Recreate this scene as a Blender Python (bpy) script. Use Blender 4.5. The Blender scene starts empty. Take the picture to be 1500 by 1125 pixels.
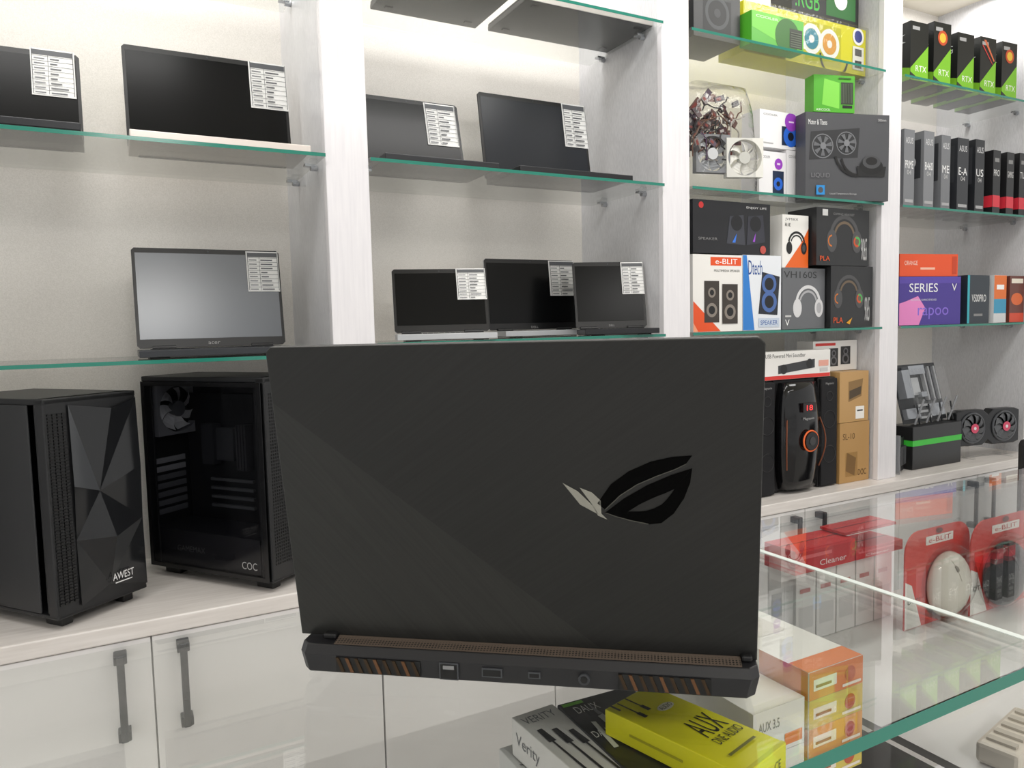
import bpy, math, random
from mathutils import Vector, Matrix
random.seed(4)
S = bpy.context.scene
C = S.collection
try:
    S.view_settings.view_transform = 'Standard'
except Exception:
    pass
V = Vector
R_ = math.radians
# ------------------------------------------------------------------ camera
FPX = 1083.0
CAM = V((0, 0, 1.40))
az, pit, rol = R_(28), R_(4.4), R_(1.37)
F = V((math.sin(az)*math.cos(pit), math.cos(az)*math.cos(pit), -math.sin(pit)))
R0 = V((math.cos(az), -math.sin(az), 0))
U0 = R0.cross(F)
RR = R0*math.cos(rol) - U0*math.sin(rol)
UU = U0*math.cos(rol) + R0*math.sin(rol)
cd = bpy.data.cameras.new('camera'); co = bpy.data.objects.new('camera', cd); C.objects.link(co)
cd.sensor_width = 36; cd.lens = FPX*36/1500; cd.clip_start = 0.02
m = Matrix((RR, UU, -F)).transposed().to_4x4(); m.translation = CAM
co.matrix_world = m
S.camera = co
def ray(px, py): return F + RR*((px-750)/FPX) + UU*((562.5-py)/FPX)
def onY(px, py, Y):
    d = ray(px, py); return CAM + d*((Y-CAM.y)/d.y)
def onZ(px, py, z):
    d = ray(px, py); return CAM + d*((z-CAM.z)/d.z)
# ------------------------------------------------------------------ materials
def lin(c):
    c /= 255
    return c/12.92 if c <= .04045 else ((c+.055)/1.055)**2.4
def rgb(h): return (lin(int(h[0:2],16)), lin(int(h[2:4],16)), lin(int(h[4:6],16)), 1)
MC = {}
def cm(h, rough=.45, metal=0, emit=0, spec=.5):
    if not isinstance(h, str): return h
    k = (h, rough, metal, emit, spec)
    if k in MC: return MC[k]
    mt = bpy.data.materials.new('surface_'+h); mt.use_nodes = True
    nt = mt.node_tree; b = nt.nodes['Principled BSDF']
    b.inputs['Base Color'].default_value = rgb(h); b.inputs['Roughness'].default_value = rough
    b.inputs['Metallic'].default_value = metal; b.inputs['Specular IOR Level'].default_value = spec
    if emit:
        b.inputs['Emission Color'].default_value = rgb(h); b.inputs['Emission Strength'].default_value = emit
    MC[k] = mt; return mt
def noisy(name, c1, c2, scale, rough=.5, stretch=(1,1,1), bump=.2, metal=0, dist=.002, detail=3, spec=None):
    mt = bpy.data.materials.new(name); mt.use_nodes = True; nt = mt.node_tree; b = nt.nodes['Principled BSDF']
    tc = nt.nodes.new('ShaderNodeTexCoord'); mp = nt.nodes.new('ShaderNodeMapping'); n = nt.nodes.new('ShaderNodeTexNoise')
    n.inputs['Scale'].default_value = scale; n.inputs['Detail'].default_value = detail; mp.inputs['Scale'].default_value = stretch
    cr = nt.nodes.new('ShaderNodeValToRGB'); cr.color_ramp.elements[0].color = rgb(c1); cr.color_ramp.elements[1].color = rgb(c2)
    cr.color_ramp.elements[0].position = .3; cr.color_ramp.elements[1].position = .7
    bp = nt.nodes.new('ShaderNodeBump'); bp.inputs['Strength'].default_value = bump; bp.inputs['Distance'].default_value = dist
    L = nt.links.new
    L(tc.outputs['Object'], mp.inputs['Vector']); L(mp.outputs['Vector'], n.inputs['Vector']); L(n.outputs['Fac'], cr.inputs['Fac'])
    L(cr.outputs['Color'], b.inputs['Base Color']); L(n.outputs['Fac'], bp.inputs['Height']); L(bp.outputs['Normal'], b.inputs['Normal'])
    b.inputs['Roughness'].default_value = rough; b.inputs['Metallic'].default_value = metal
    if spec is not None: b.inputs['Specular IOR Level'].default_value = spec
    return mt
def clear(name, tint, base=.04, rough=0.0, bump=0, pw=6.0):
    mt = bpy.data.materials.new(name); mt.use_nodes = True; nt = mt.node_tree; nt.nodes.clear(); L = nt.links.new
    out = nt.nodes.new('ShaderNodeOutputMaterial'); mx = nt.nodes.new('ShaderNodeMixShader')
    t = nt.nodes.new('ShaderNodeBsdfTransparent'); t.inputs['Color'].default_value = rgb(tint)
    g = nt.nodes.new('ShaderNodeBsdfGlossy'); g.inputs['Roughness'].default_value = rough
    lw = nt.nodes.new('ShaderNodeLayerWeight'); lw.inputs['Blend'].default_value = .5
    p = nt.nodes.new('ShaderNodeMath'); p.operation = 'POWER'; p.inputs[1].default_value = pw
    ma = nt.nodes.new('ShaderNodeMath'); ma.operation = 'MULTIPLY_ADD'; ma.inputs[1].default_value = 1-base; ma.inputs[2].default_value = base
    L(lw.outputs['Facing'], p.inputs[0]); L(p.outputs[0], ma.inputs[0]); L(ma.outputs[0], mx.inputs[0])
    L(t.outputs[0], mx.inputs[1]); L(g.outputs[0], mx.inputs[2]); L(mx.outputs[0], out.inputs['Surface'])
    if bump:
        n = nt.nodes.new('ShaderNodeTexNoise'); n.inputs['Scale'].default_value = 35; bp = nt.nodes.new('ShaderNodeBump')
        tc = nt.nodes.new('ShaderNodeTexCoord'); L(tc.outputs['Object'], n.inputs['Vector'])
        bp.inputs['Strength'].default_value = bump; bp.inputs['Distance'].default_value = .01
        L(n.outputs['Fac'], bp.inputs['Height']); L(bp.outputs['Normal'], g.inputs['Normal']); L(bp.outputs['Normal'], lw.inputs['Normal'])
    return mt
M_glass = clear('clear_glass', 'FDFEFD', .095, pw=5.5)
M_pane = clear('clear_side_glass', 'FEFEFE', .02)
M_shelfglass = clear('shelf_glass', 'FBFCFB', .04, pw=5)
M_darkglass = clear('smoked_glass', 'E4E4E6', .03)
M_bag = clear('clear_plastic_film', 'FAFAFA', .025, .1, .5)
M_blister = clear('clear_blister', 'FCFCFC', .015, .04)
M_edge = cm('2B7F6E', .12)
M_wall = noisy('glitter_wall_panel', 'E2DED7', 'F0ECE6', 420, .38, bump=.2, dist=.001)
M_side = noisy('grey_laminate', 'C9C9CC', 'D9D9DC', 60, .3, (6,6,1), .05)
M_white = noisy('white_gloss_laminate', 'E6E4E8', 'EFEDF0', 14, .16, (9,9,.6), .02)
M_door = noisy('white_lacquer_door', 'F2F0EF', 'F8F6F5', 3, .12, bump=.01)
M_ledge = noisy('pale_wood_ledge', 'DAD4CF', 'E9E4E0', 12, .3, (.6,8,8), .03)
M_floor = noisy('grey_floor_tile', 'C8C5C0', 'D6D3CE', 5, .3, bump=.02)
M_ceil = noisy('cream_ceiling', 'E6DFCF', 'EFE9DC', 6, .8, bump=.05)
M_blk = cm('141416', .4); M_dk = cm('18191B', .45); M_gun = cm('4A4C50', .35, .6)
M_chrome = cm('B8BBBF', .2, .9)
# ------------------------------------------------------------------ mesh builder
TC = {}
def TXT(s):
    if s in TC: return TC[s]
    cu = bpy.data.curves.new('t', 'FONT'); cu.body = s; cu.resolution_u = 3
    o = bpy.data.objects.new('t', cu); C.objects.link(o)
    dg = bpy.context.evaluated_depsgraph_get(); me = bpy.data.meshes.new_from_object(o.evaluated_get(dg))
    vs = [v.co.copy() for v in me.vertices]; fs = [tuple(p.vertices) for p in me.polygons]
    bpy.data.objects.remove(o); bpy.data.curves.remove(cu); bpy.data.meshes.remove(me)
    x0 = min(v.x for v in vs); x1 = max(v.x for v in vs); y0 = min(v.y for v in vs); y1 = max(v.y for v in vs)
    TC[s] = ([((v.x-x0)/(x1-x0), (v.y-y0)/max(1e-6,y1-y0)) for v in vs], fs); return TC[s]
def cl(x): return max(.004, min(.996, x))
class MB:
    def __init__(s): s.v=[]; s.f=[]; s.m=[]; s.mats=[]
    def mi(s, mt):
        mt = cm(mt)
        if mt not in s.mats: s.mats.append(mt)
        return s.mats.index(mt)
    def add(s, pts, faces, mt):
        k = len(s.v); i = s.mi(mt); s.v += [V(p) for p in pts]
        for f in faces: s.f.append([k+j for j in f]); s.m.append(i)
        return s
    def face(s, pts, mt): return s.add(pts, [range(len(pts))], mt)
    def box(s, x0, x1, y0, y1, z0, z1, mt, M=None, edge=None, front=None):
        p = [V((x,y,z)) for z in (z0,z1) for y in (y0,y1) for x in (x0,x1)]
        if M: p = [M @ q for q in p]
        if not edge and not front:
            return s.add(p, [(0,2,3,1),(4,5,7,6),(0,1,5,4),(2,6,7,3),(0,4,6,2),(1,3,7,5)], mt)
        s.add(p, [(0,2,3,1),(4,5,7,6)], mt); s.add(p, [(0,1,5,4)], front or edge or mt); s.add(p, [(2,6,7,3),(0,4,6,2),(1,3,7,5)], edge or mt); return s
    def prism(s, pts, o, u, v, n, d, mt, smt=None):
        a = [o+u*x+v*y for x,y in pts]; b = [q-n*d for q in a]; N = len(pts)
        if not smt:
            return s.add(a+b, [range(N), range(2*N-1,N-1,-1)]+[(i,N+i,N+(i+1)%N,(i+1)%N) for i in range(N)], mt)
        s.add(a, [range(N)], mt); s.add(b, [range(N-1,-1,-1)], smt)
        s.add(a+b, [(i,N+i,N+(i+1)%N,(i+1)%N) for i in range(N)], smt); return s
    def loft(s, loops, mt):
        N = len(loops[0]); p = [q for l in loops for q in l]; fs = []
        for k in range(len(loops)-1):
            for i in range(N): fs.append((k*N+i, k*N+(i+1)%N, (k+1)*N+(i+1)%N, (k+1)*N+i))
        fs.append(tuple(range(N-1,-1,-1))); fs.append(tuple((len(loops)-1)*N+i for i in range(N)))
        return s.add(p, fs, mt)
    def cyl(s, p0, p1, r0, mt, r1=None, n=20):
        p0, p1 = V(p0), V(p1); d = (p1-p0).normalized(); a = d.orthogonal().normalized(); b = d.cross(a)
        r1 = r0 if r1 is None else r1
        l = [[p+(a*math.cos(t*2*math.pi/n)+b*math.sin(t*2*math.pi/n))*r for t in range(n)] for p, r in ((p0,r0),(p1,r1))]
        return s.loft(l, mt)
    def torus(s, c, ax, R, r, mt, n=28, k=8):
        c = V(c); d = V(ax).normalized(); a = d.orthogonal().normalized(); b = d.cross(a); p=[]; fs=[]
        for i in range(n):
            t = i*2*math.pi/n; e = a*math.cos(t)+b*math.sin(t)
            for j in range(k):
                w = j*2*math.pi/k; p.append(c+e*(R+r*math.cos(w))+d*r*math.sin(w))
        for i in range(n):
            for j in range(k): fs.append((i*k+j, ((i+1)%n)*k+j, ((i+1)%n)*k+(j+1)%k, i*k+(j+1)%k))
        return s.add(p, fs, mt)
    def tube(s, pts, r, mt, n=8):
        for i in range(len(pts)-1): s.cyl(pts[i], pts[i+1], r, mt, n=n)
        return s
    def ell(s, c, rx, ry, rz, mt, M=None, n=20, k=12, zmin=-1):
        p=[]; fs=[]
        for j in range(k+1):
            ph = -math.pi/2+math.pi*j/k
            for i in range(n):
                t = i*2*math.pi/n; q = V((rx*math.cos(ph)*math.cos(t), ry*math.cos(ph)*math.sin(t), rz*max(zmin, math.sin(ph))))
                p.append(V(c)+(M @ q if M else q))
        for j in range(k):
            for i in range(n): fs.append((j*n+i, j*n+(i+1)%n, (j+1)*n+(i+1)%n, (j+1)*n+i))
        return s.add(p, fs, mt)
    def text(s, t, o, u, v, mt):
        vs, fs = TXT(t); return s.add([o+u*x+v*y for x,y in vs], fs, mt)
    def art(s, o, u, v, items, e=.00015):
        """flat printing on a face; everything is kept inside the face"""
        n = u.cross(v).normalized(); asp = u.length/v.length
        for k, it in enumerate(items):
            q = o+n*(.0003+e*k); a = it[1:]
            P = lambda x, y: q+u*cl(x)+v*cl(y)
            if it[0] == 'r': s.face([P(x,y) for x,y in ((a[0],a[1]),(a[2],a[1]),(a[2],a[3]),(a[0],a[3]))], a[4])
            elif it[0] == 'p': s.face([P(x,y) for x,y in a[0]], a[1])
            elif it[0] == 'c': s.face([P(a[0]+a[2]*math.cos(t*math.pi/12), a[1]+a[2]*(a[4] if len(a)>4 else 1)*asp*math.sin(t*math.pi/12)) for t in range(24)], a[3])
            elif it[0] == 'g':
                t0, t1 = (a[5], a[6]) if len(a) > 6 else (0, 360); N = 24; p=[]
                for i in range(N+1):
                    t = R_(t0+(t1-t0)*i/N)
                    for r in (a[2], a[3]): p.append(P(a[0]+r*math.cos(t), a[1]+r*asp*math.sin(t)))
                s.add(p, [(2*i,2*i+1,2*i+3,2*i+2) for i in range(N)], a[4])
            elif it[0] == 't': s.text(a[0], q+u*a[1]+v*a[2], u*(a[3]-a[1]), v*(a[4]-a[2]), a[5])
        return s
    def build(s, name, parent=None, bevel=0, smooth=False, M=None, label=None, segs=2):
        me = bpy.data.meshes.new(name)
        vs = [M @ v for v in s.v] if M else s.v
        me.from_pydata([tuple(v) for v in vs], [], [list(f) for f in s.f])
        for mt in s.mats: me.materials.append(mt)
        for p, i in zip(me.polygons, s.m): p.material_index = i; p.use_smooth = smooth
        me.update()
        o = bpy.data.objects.new(name, me); C.objects.link(o)
        if parent: o.parent = parent
        if label: o['label'] = label
        if bevel:
            b = o.modifiers.new('bevel', 'BEVEL'); b.width = bevel; b.segments = segs; b.limit_method = 'ANGLE'; b.angle_limit = R_(40)
        return o
def tag(o, label, cat, group=None):
    o['label'] = label; o['category'] = cat
    if group: o['group'] = group
    return o
class T:
    """a thing: an Empty at its base that parents its parts"""
    def __init__(s, name, label, cat, loc, rz=0, group=None):
        o = bpy.data.objects.new(name, None); C.objects.link(o); o.empty_display_size = .05
        o.location = loc; o.rotation_euler = (0,0,rz); s.o = tag(o, label, cat, group)
        s.M = Matrix.Translation(V(loc)) @ Matrix.Rotation(rz, 4, 'Z'); s.I = s.M.inverted()
    def part(s, name, mb, world=False, parent=None, **k):
        return mb.build(name, parent or s.o, M=s.I if world else None, **k)
def struct(name, mb, **k):
    o = mb.build(name, **k); o['kind'] = 'structure'; return o
X_, Y_, Z_ = V((1,0,0)), V((0,1,0)), V((0,0,1))
# ------------------------------------------------------------------ setting
YF, YB, ZL = 1.70, 2.125, .82
ZS = (1.37, 1.80, 2.25)
CEIL = 2.75
struct('floor', MB().box(-2.2,4.6,-2.6,2.3,-.05,0,M_floor))
struct('ceiling', MB().box(-2.2,4.6,-2.6,2.3,CEIL,CEIL+.05,M_ceil))
struct('wall_back', MB().box(-.60,3.6,YB,YB+.1,0,CEIL,M_wall))
struct('wall_left', MB().box(-.60,-.46,1.70,YB,0,CEIL,M_side))
PIL = [(.44,.54),(1.411,1.511),(2.383,2.483),(3.354,3.454)]
names = ['white shelving upright between the two bays of open laptops', 'white shelving upright between the laptop shelves and the boxed accessories',
         'white shelving upright left of the graphics card boxes', 'grey sided shelving upright at far right end of the shelves']
for (a,b), lb in zip(PIL, names):
    t = T('shelf_upright', lb, 'upright', ((a+b)/2, YF, ZL), group='shelving uprights')
    t.part('front_panel', MB().box(a,b,YF,YF+.022,ZL,CEIL,M_white), True, bevel=.002)
    t.part('side_panel', MB().box(a+.001,a+.02,YF+.022,YB,ZL,CEIL,M_side), True)
    t.part('side_panel', MB().box(b-.02,b-.001,YF+.022,YB,ZL,CEIL,M_side), True)
w = MB().box(-.45,3.6,1.655,YB,ZL-.035,ZL,M_ledge).build('worktop', bevel=.003)
tag(w, 'long pale worktop ledge running under all the shelves', 'worktop')
CX = [(-.45,.517,'under the computer cases'),(.517,1.49,'mostly hidden behind the big dark laptop'),(1.49,2.46,'under the black speaker set'),(2.46,3.43,'under the dual fan graphics card')]
for a,b,wh in CX:
    t = T('base_cabinet', 'glossy white two door base cabinet '+wh, 'cabinet', ((a+b)/2,1.685,0), group='white base cabinets')
    t.part('body', MB().box(a+.001,b-.001,1.687,2.11,.08,ZL-.036,cm('D9D9D6')), True)
    t.part('plinth', MB().box(a+.001,b-.001,1.72,2.10,0,.079,cm('8A8A88')), True)
    mid = (a+b)/2-.006
    for x0,x1,hx in ((a+.002,mid-.0015,mid-.058),(mid+.0015,b-.002,mid+.058)):
        d = t.part('door', MB().box(x0,x1,1.667,1.686,.085,ZL-.04,M_door), True, bevel=.0015)
        h = MB(); h.box(hx-.007,hx+.007,1.632,1.642,.585,.765,M_gun)
        for z in (.595,.755): h.box(hx-.012,hx+.012,1.636,1.667,z-.01,z+.01,M_gun)
        ho = t.part('handle', h, True, bevel=.002); ho.parent = d
# glass shelves
BAYS = [(-.45,.44),(.54,1.411),(1.511,2.383),(2.483,3.354)]
what = [['carrying the single big-screen laptop above the computer cases','carrying two laptops with price cards, upper left','empty looking, at top of left bay'],
        ['carrying three laptops behind the big dark laptop','carrying two laptops in the middle bay','carrying the flat laptops at the top of middle bay'],
        ['carrying the headset and speaker boxes','carrying white cooler boxes and bagged fans','carrying the yellow fan kit box'],
        ['carrying the purple and orange boxes','carrying the row of motherboard boxes','carrying the row of green and black boxes']]
for bi,(a,b) in enumerate(BAYS):
    for si,z in enumerate(ZS):
        if bi == 0 and si == 0: z -= .02
        t = T('glass_shelf', 'green edged glass shelf '+what[bi][si], 'shelf', ((a+b)/2,1.69,z), group='glass shelves')
        t.part('glass_pane', MB().box(a+.002,b-.002,1.69,2.06,z-.008,z,M_shelfglass,edge=M_shelfglass,front=M_edge), True)
        for x,sg in ((a,1),(b,-1)):
            for y in (1.78,1.98):
                k = MB(); k.cyl((x,y,z-.016),(x+sg*.016,y,z-.016),.007,M_chrome,n=12); k.box(min(x+sg*.004,x+sg*.03),max(x+sg*.004,x+sg*.03),y-.009,y+.009,z-.014,z-.0085,M_chrome)
                t.part('shelf_clip', k, True)
# ------------------------------------------------------------------ shelf laptops
def card_items(rows=8):
    it = [('r',0,0,1,1,'F3F3F1'),('r',.04,.86,.96,.97,'5A5C60')]
    for i in range(rows):
        y = .84-.84*i/rows
        it += [('r',.04,y-.004,.96,y+.004,'4A4C50'),('r',.08,y-.066,.32,y-.042,'77797D'),('r',.44,y-.068,.58+.28*random.random(),y-.04,'5F6165')]
    it += [('r',.03,.02,.045,.97,'4A4C50'),('r',.39,.02,.40,.85,'4A4C50'),('r',.955,.02,.97,.97,'4A4C50')]
    return it
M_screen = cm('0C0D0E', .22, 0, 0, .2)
def shelf_laptop(label, xl, xr, pyb, ptop, Yh, zs, lean=10, bd=.2, body='2A2B2E', bezel='0B0B0D', card=(.76,.45,1.0,.98), yaw=0, w=None, screen=None, brand=None, xc=None):
    A = onY(xl,pyb,Yh).x; B = onY(xr,pyb,Yh).x
    if xc is None: xc = (A+B)/2
    if w is None: w = B-A
    l = R_(lean); h = .24
    for _ in range(4):
        zt = onY((xl+xr)/2, ptop, Yh+h*math.sin(l)).z; h = (zt-zs-.02)/math.cos(l)
    t = T('laptop', label, 'laptop', (xc,Yh,zs+.0005), R_(yaw), 'open laptops on the glass shelves')
    b = MB().box(-w/2,w/2,-bd,0,.003,.018,cm(body,.35,.4)); b.box(-w/2+.02,-w/2+.06,-bd+.01,-bd+.02,0,.003,'0A0A0A'); b.box(w/2-.06,w/2-.02,-bd+.01,-bd+.02,0,.003,'0A0A0A'); b.box(-w/2+.02,w/2-.02,-.02,-.01,0,.003,'0A0A0A')
    t.part('base', b, bevel=.0025)
    k = MB(); nx, ny = 14, 5; kw = (w-.05)/nx; kd = (bd-.1)/5 if bd < .19 else .0185
    for i in range(nx):
        for j in range(ny):
            x = -w/2+.025+i*kw; y = -.025-(j+1)*kd
            k.box(x+.001,x+kw-.001,y+.001,y+kd-.001,.0182,.0197,'0D0D0F')
    t.part('keyboard', k)
    t.part('touchpad', MB().box(-.05,.05,-bd+.012,-bd+.065,.0181,.0186,'3A3B3E'))
    u = V((0,math.sin(l),math.cos(l))); n = V((0,-math.cos(l),math.sin(l))); o = V((-w/2,.004,.021))
    pl = MB(); r = .006
    pl.prism([(r,0),(w-r,0),(w,r),(w,h-r),(w-r,h),(r,h),(0,h-r),(0,r)], o, X_, u, n, .006, cm(bezel,.35), cm(body,.35,.4))
    if brand: pl.art(o, X_*w, u*h, [('t',brand,.46,.022,.54,.048,'9A9A9A')])
    t.part('lid', pl, bevel=.0012)
    sc = MB(); e = .007
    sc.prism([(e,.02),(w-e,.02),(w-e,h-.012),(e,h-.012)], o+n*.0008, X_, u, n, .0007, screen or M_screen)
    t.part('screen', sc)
    t.part('webcam', MB().cyl(o+X_*(w/2)+u*(h-.006)+n*.0003, o+X_*(w/2)+u*(h-.006)+n*.0012, .002, '30343A', n=10))
    for x in (-w*.33, w*.33): t.part('hinge', MB().cyl((x-.025,.002,.02),(x+.025,.002,.02),.006,'18181A',n=12))
    c0,c1,c2,c3 = card
    cc = MB(); co_ = o+n*.003+X_*(w*c0)+u*(h*c1); uu = X_*(w*(c2-c0)); vv = u*(h*(c3-c1))
    cc.prism([(0,0),(1,0),(1,1),(0,1)], co_, uu, vv, n, .0008, 'F3F3F1'); cc.art(co_, uu, vv, card_items())
    t.part('price_card', cc, label='white printed specification card on the screen corner')
    return t
Z1 = ZS[0]-.02
shelf_laptop('dark laptop cut off by left edge, specification card on its screen', -135,122,190,66,1.90,ZS[1], bd=.2, card=(.70,.50,.97,1.02))
shelf_laptop('wide black-screen laptop with pale silver base, upper left shelf', 187,428,213,82,1.90,ZS[1], bd=.19, body='D8CFC8', card=(.755,.52,1.0,1.0), lean=9)
shelf_laptop('laptop alone on lower left shelf with grey sheen across screen', 201,419,508,366,1.90,Z1, bd=.15, body='3A3C40', card=(.76,.56,.99,.985), screen=cm('555B64',.25,0,0,1.0), lean=9, brand='acer')  # grey sheen of reflected light is put into the screen's base colour
shelf_laptop('laptop half hidden behind white upright in middle bay', 528,683,238,147,1.91,ZS[1], bd=.2, card=(.66,.40,.97,.98), lean=14)
shelf_laptop('laptop with black bezel right of centre in middle bay, upper shelf', 712,868,248,147,1.91,ZS[1], bd=.2, card=(.77,.47,1.0,1.0), screen=cm('2A2D32',.25,0,0,.3), lean=9)
shelf_laptop('silver edged laptop turned aside with slanted screen, lower middle shelf', 578,716,492,395,1.80,ZS[0], bd=.105, body='C4C6C9', card=(.68,.5,1.0,1.0), lean=18, yaw=-16, w=.25)
shelf_laptop('centre laptop of the three on lower middle shelf, silver base', 717,848,488,381,1.96,ZS[0], bd=.105, body='B0B2B6', card=(.70,.48,1.0,.99), lean=6, yaw=0, brand='DELL')
shelf_laptop('black laptop next to white upright on lower middle shelf', 850,957,488,385,1.785,ZS[0], bd=.105, card=(.68,.5,1.0,.99), lean=12, yaw=-20, w=.215, xc=1.288, brand='DELL')
# flat closed laptops on the top shelf of bay two
for lb,xa,xb,yy,col in (('closed laptop lying flat with pale front edge, top of middle bay',772,958,24,'C8C2BE'),('closed black laptop lying flat, left one on top middle shelf',586,752,2,'26272A')):
    A = onY(xa,yy,1.74).x; B = onY(xb,yy,1.74).x; z = ZS[2]
    t = T('closed_laptop', lb, 'laptop', ((A+B)/2,1.74,z+.0005), 0, 'closed laptops on the top shelf')
    W = B-A
    t.part('base', MB().box(-W/2,W/2,.003,.23,.003,.016,cm('202124',.4,.1)), bevel=.002)
    t.part('front_trim', MB().box(-W/2,W/2,0,.0028,.004,.016,cm(col,.35,.3)))
    t.part('lid', MB().box(-W/2+.001,W/2-.001,.002,.23,.0165,.023,cm('2B2C2F',.35,.3)), bevel=.002)
    for x in (-W/2+.03, W/2-.05):
        for y in (.02,.19): t.part('rubber_foot', MB().box(x,x+.02,y,y+.012,0,.003,'0A0A0A'))
# ------------------------------------------------------------------ fans
def fan_frame(mb, c, u, v, n, s, th, mt):
    N = 32; lo = []
    for k in range(N):
        a = k*2*math.pi/N; ca, sa = math.cos(a), math.sin(a); q = s/2/max(abs(ca),abs(sa))
        lo.append((u*ca*q+v*sa*q, u*ca*s*.46+v*sa*s*.46))
    p = []
    for O,I in lo: p += [c+O+n*th/2, c+I+n*th/2, c+I-n*th/2, c+O-n*th/2]
    fs = []
    for k in range(N):
        j = (k+1)%N
        for e in range(4): fs.append((4*k+e, 4*k+(e+1)%4, 4*j+(e+1)%4, 4*j+e))
    mb.add(p, fs, mt)
def fan_rotor(mb, c, u, v, n, r, th, bm_, hm, nb=7):
    mb.cyl(c-n*th*.4, c+n*th*.45, r*.34, hm, n=24)
    for k in range(nb):
        a0 = k*2*math.pi/nb; p = []; K = 5
        for i in range(K):
            f = i/(K-1); rr = r*(.30+.65*f); sw = .35*f*f
            for e,zz in ((0,-.35),(1,.35)):
                a = a0+sw+e*(.62-.05*f); p.append(c+(u*math.cos(a)+v*math.sin(a))*rr+n*th*zz)
        mb.add(p, [(2*i,2*i+1,2*i+3,2*i+2) for i in range(K-1)], bm_)
# ------------------------------------------------------------------ computer cases
def pc_shell(t, W, D, H, side_open):
    b = MB(); b.box(0,W,0,D,.022,.03,M_dk); b.box(0,W,0,D,H-.012,H,M_dk); b.box(0,W,D-.006,D,.03,H-.012,M_dk); b.box(W-.004,W,0,D,.03,H-.012,M_dk)
    b.box(.004,W-.004,.028,.036,.03,H-.012,M_dk)
    if not side_open: b.box(0,.004,.05,D-.006,.03,H-.012,cm('2A2B2D',.45))
    else:
        b.box(0,.006,D-.03,D,.03,H-.012,M_dk); b.box(0,.006,0.0,.03,.03,H-.012,M_dk)
        b.box(W-.05,W-.045,.04,D-.01,.03,H-.012,cm('202023'))
        b.box(.006,W-.05,.04,D-.006,.03,.115,cm('242428'))
    t.part('case_body', b, bevel=.003)
    for x in (.02,W-.045):
        for y in (.02,D-.07): t.part('foot', MB().box(x,x+.025,y,y+.05,0,.0215,'0C0C0D'), bevel=.003)
p1 = onZ(93,919,ZL)
t = T('computer_case', 'black computer tower with angular faceted glass front, far left', 'computer', (p1.x-.006,p1.y-.026,ZL+.0005), R_(38), 'computer towers on the worktop')
W,D,H = .205,.335,.462
pc_shell(t, W, D, H, False)
fr = MB(); fr.box(0,W,.0,.0275,.022,H,cm('17181A',.4)); t.part('front_bezel', fr, bevel=.004)
ms = MB()
for i in range(60):
    z = .05+i*.0064
    for x in (.006,.016,.026,.036): ms.box(x,x+.007,-.0025,-.0003,z,z+.0042,'0A0A0B')
t.part('mesh_strip', ms)
fg = MB(); o = V((.048,-.001,.035)); w_, h_ = W-.052, H-.05
g = [[(0,0),(.45,.06),(1,0)],[(.0,.33),(.55,.30),(1,.36)],[(0,.6),(.38,.55),(1,.64)],[(0,1),(.6,.96),(1,1)]]
dz = [[.004,.001,.006],[.001,.010,.004],[.006,.001,.008],[.003,.007,.004]]
P = [[o+V((w_*x,-dz[j][i],h_*y)) for i,(x,y) in enumerate(r)] for j,r in enumerate(g)]
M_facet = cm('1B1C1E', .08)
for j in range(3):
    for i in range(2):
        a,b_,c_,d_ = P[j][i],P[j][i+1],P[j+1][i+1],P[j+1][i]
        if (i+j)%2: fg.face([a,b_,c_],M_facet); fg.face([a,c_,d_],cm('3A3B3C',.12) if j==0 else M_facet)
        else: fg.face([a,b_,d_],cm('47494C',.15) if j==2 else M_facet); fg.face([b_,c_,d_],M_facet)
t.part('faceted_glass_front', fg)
t.part('maker_badge', MB().art(V((.115,-.012,.06)), X_*.05, Z_*.022, [('t','AWEST',0,.3,1,1,'E8E8E8'),('r',.1,.0,.9,.1,'E8E8E8')]))
t = T('computer_case', 'black computer tower with glass side window and visible fan', 'computer', (.277,1.675,ZL+.0005), R_(36.9), 'computer towers on the worktop')
W,D,H = .17,.385,.483
pc_shell(t, W, D, H, True)
t.part('front_bezel', MB().box(0,W,0,.0275,.022,H,cm('1A1B1C',.35)), bevel=.004)
ms = MB()
for i in range(22):
    for j in range(52): ms.box(.012+i*.0068,.0165+i*.0068,-.001,-.0002,.06+j*.0075,.0645+j*.0075,'080808')
t.part('mesh_front', ms)
t.part('glass_side_panel', MB().box(-.005,-.0008,.006,D-.004,.024,H-.012,M_darkglass))
tb = MB(); 
for y0_,y1_,z0_,z1_ in ((.006,.018,.024,H-.012),(D-.016,D-.004,.024,H-.012),(.018,D-.016,.024,.034),(.018,D-.016,H-.022,H-.012)): tb.box(-.0062,-.0052,y0_,y1_,z0_,z1_,cm('0E0E10',.2))
t.part('panel_border', tb)
c = V((.075,D-.025,H-.085)); n = V((0,-1,0)); u = X_
f = MB(); fan_frame(f, c, u, Z_, n, .125, .022, '77797D'); fo = t.part('case_fan', f)
f = MB(); fan_rotor(f, c, u, Z_, n, .057, .02, 'B9BBBE', '5A5C60'); t.part('rotor', f, parent=fo)
mb_ = MB(); xx = W-.052
mb_.box(xx-.004,xx,.10,D-.06,.13,H-.05,'1E2023'); mb_.box(xx-.03,xx-.004,D-.13,D-.09,.26,.36,'34363A'); mb_.box(xx-.02,xx-.004,.2,.28,.27,.35,'404246')
for k in range(4): mb_.box(xx-.012,xx-.004,.15,.29,.15+k*.022,.157+k*.022,'5B5D60')
for k in range(4): mb_.box(xx-.03,xx-.004,.15+k*.009,.155+k*.009,.25,.36,'3B3C40')
t.part('motherboard', mb_)
for k in range(7): t.part('slot_cover', MB().box(.02,.105,D-.012,D-.0065,.14+k*.021,.153+k*.021,'8C8E92' if k in (5,6) else '5C5E62'))
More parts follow.
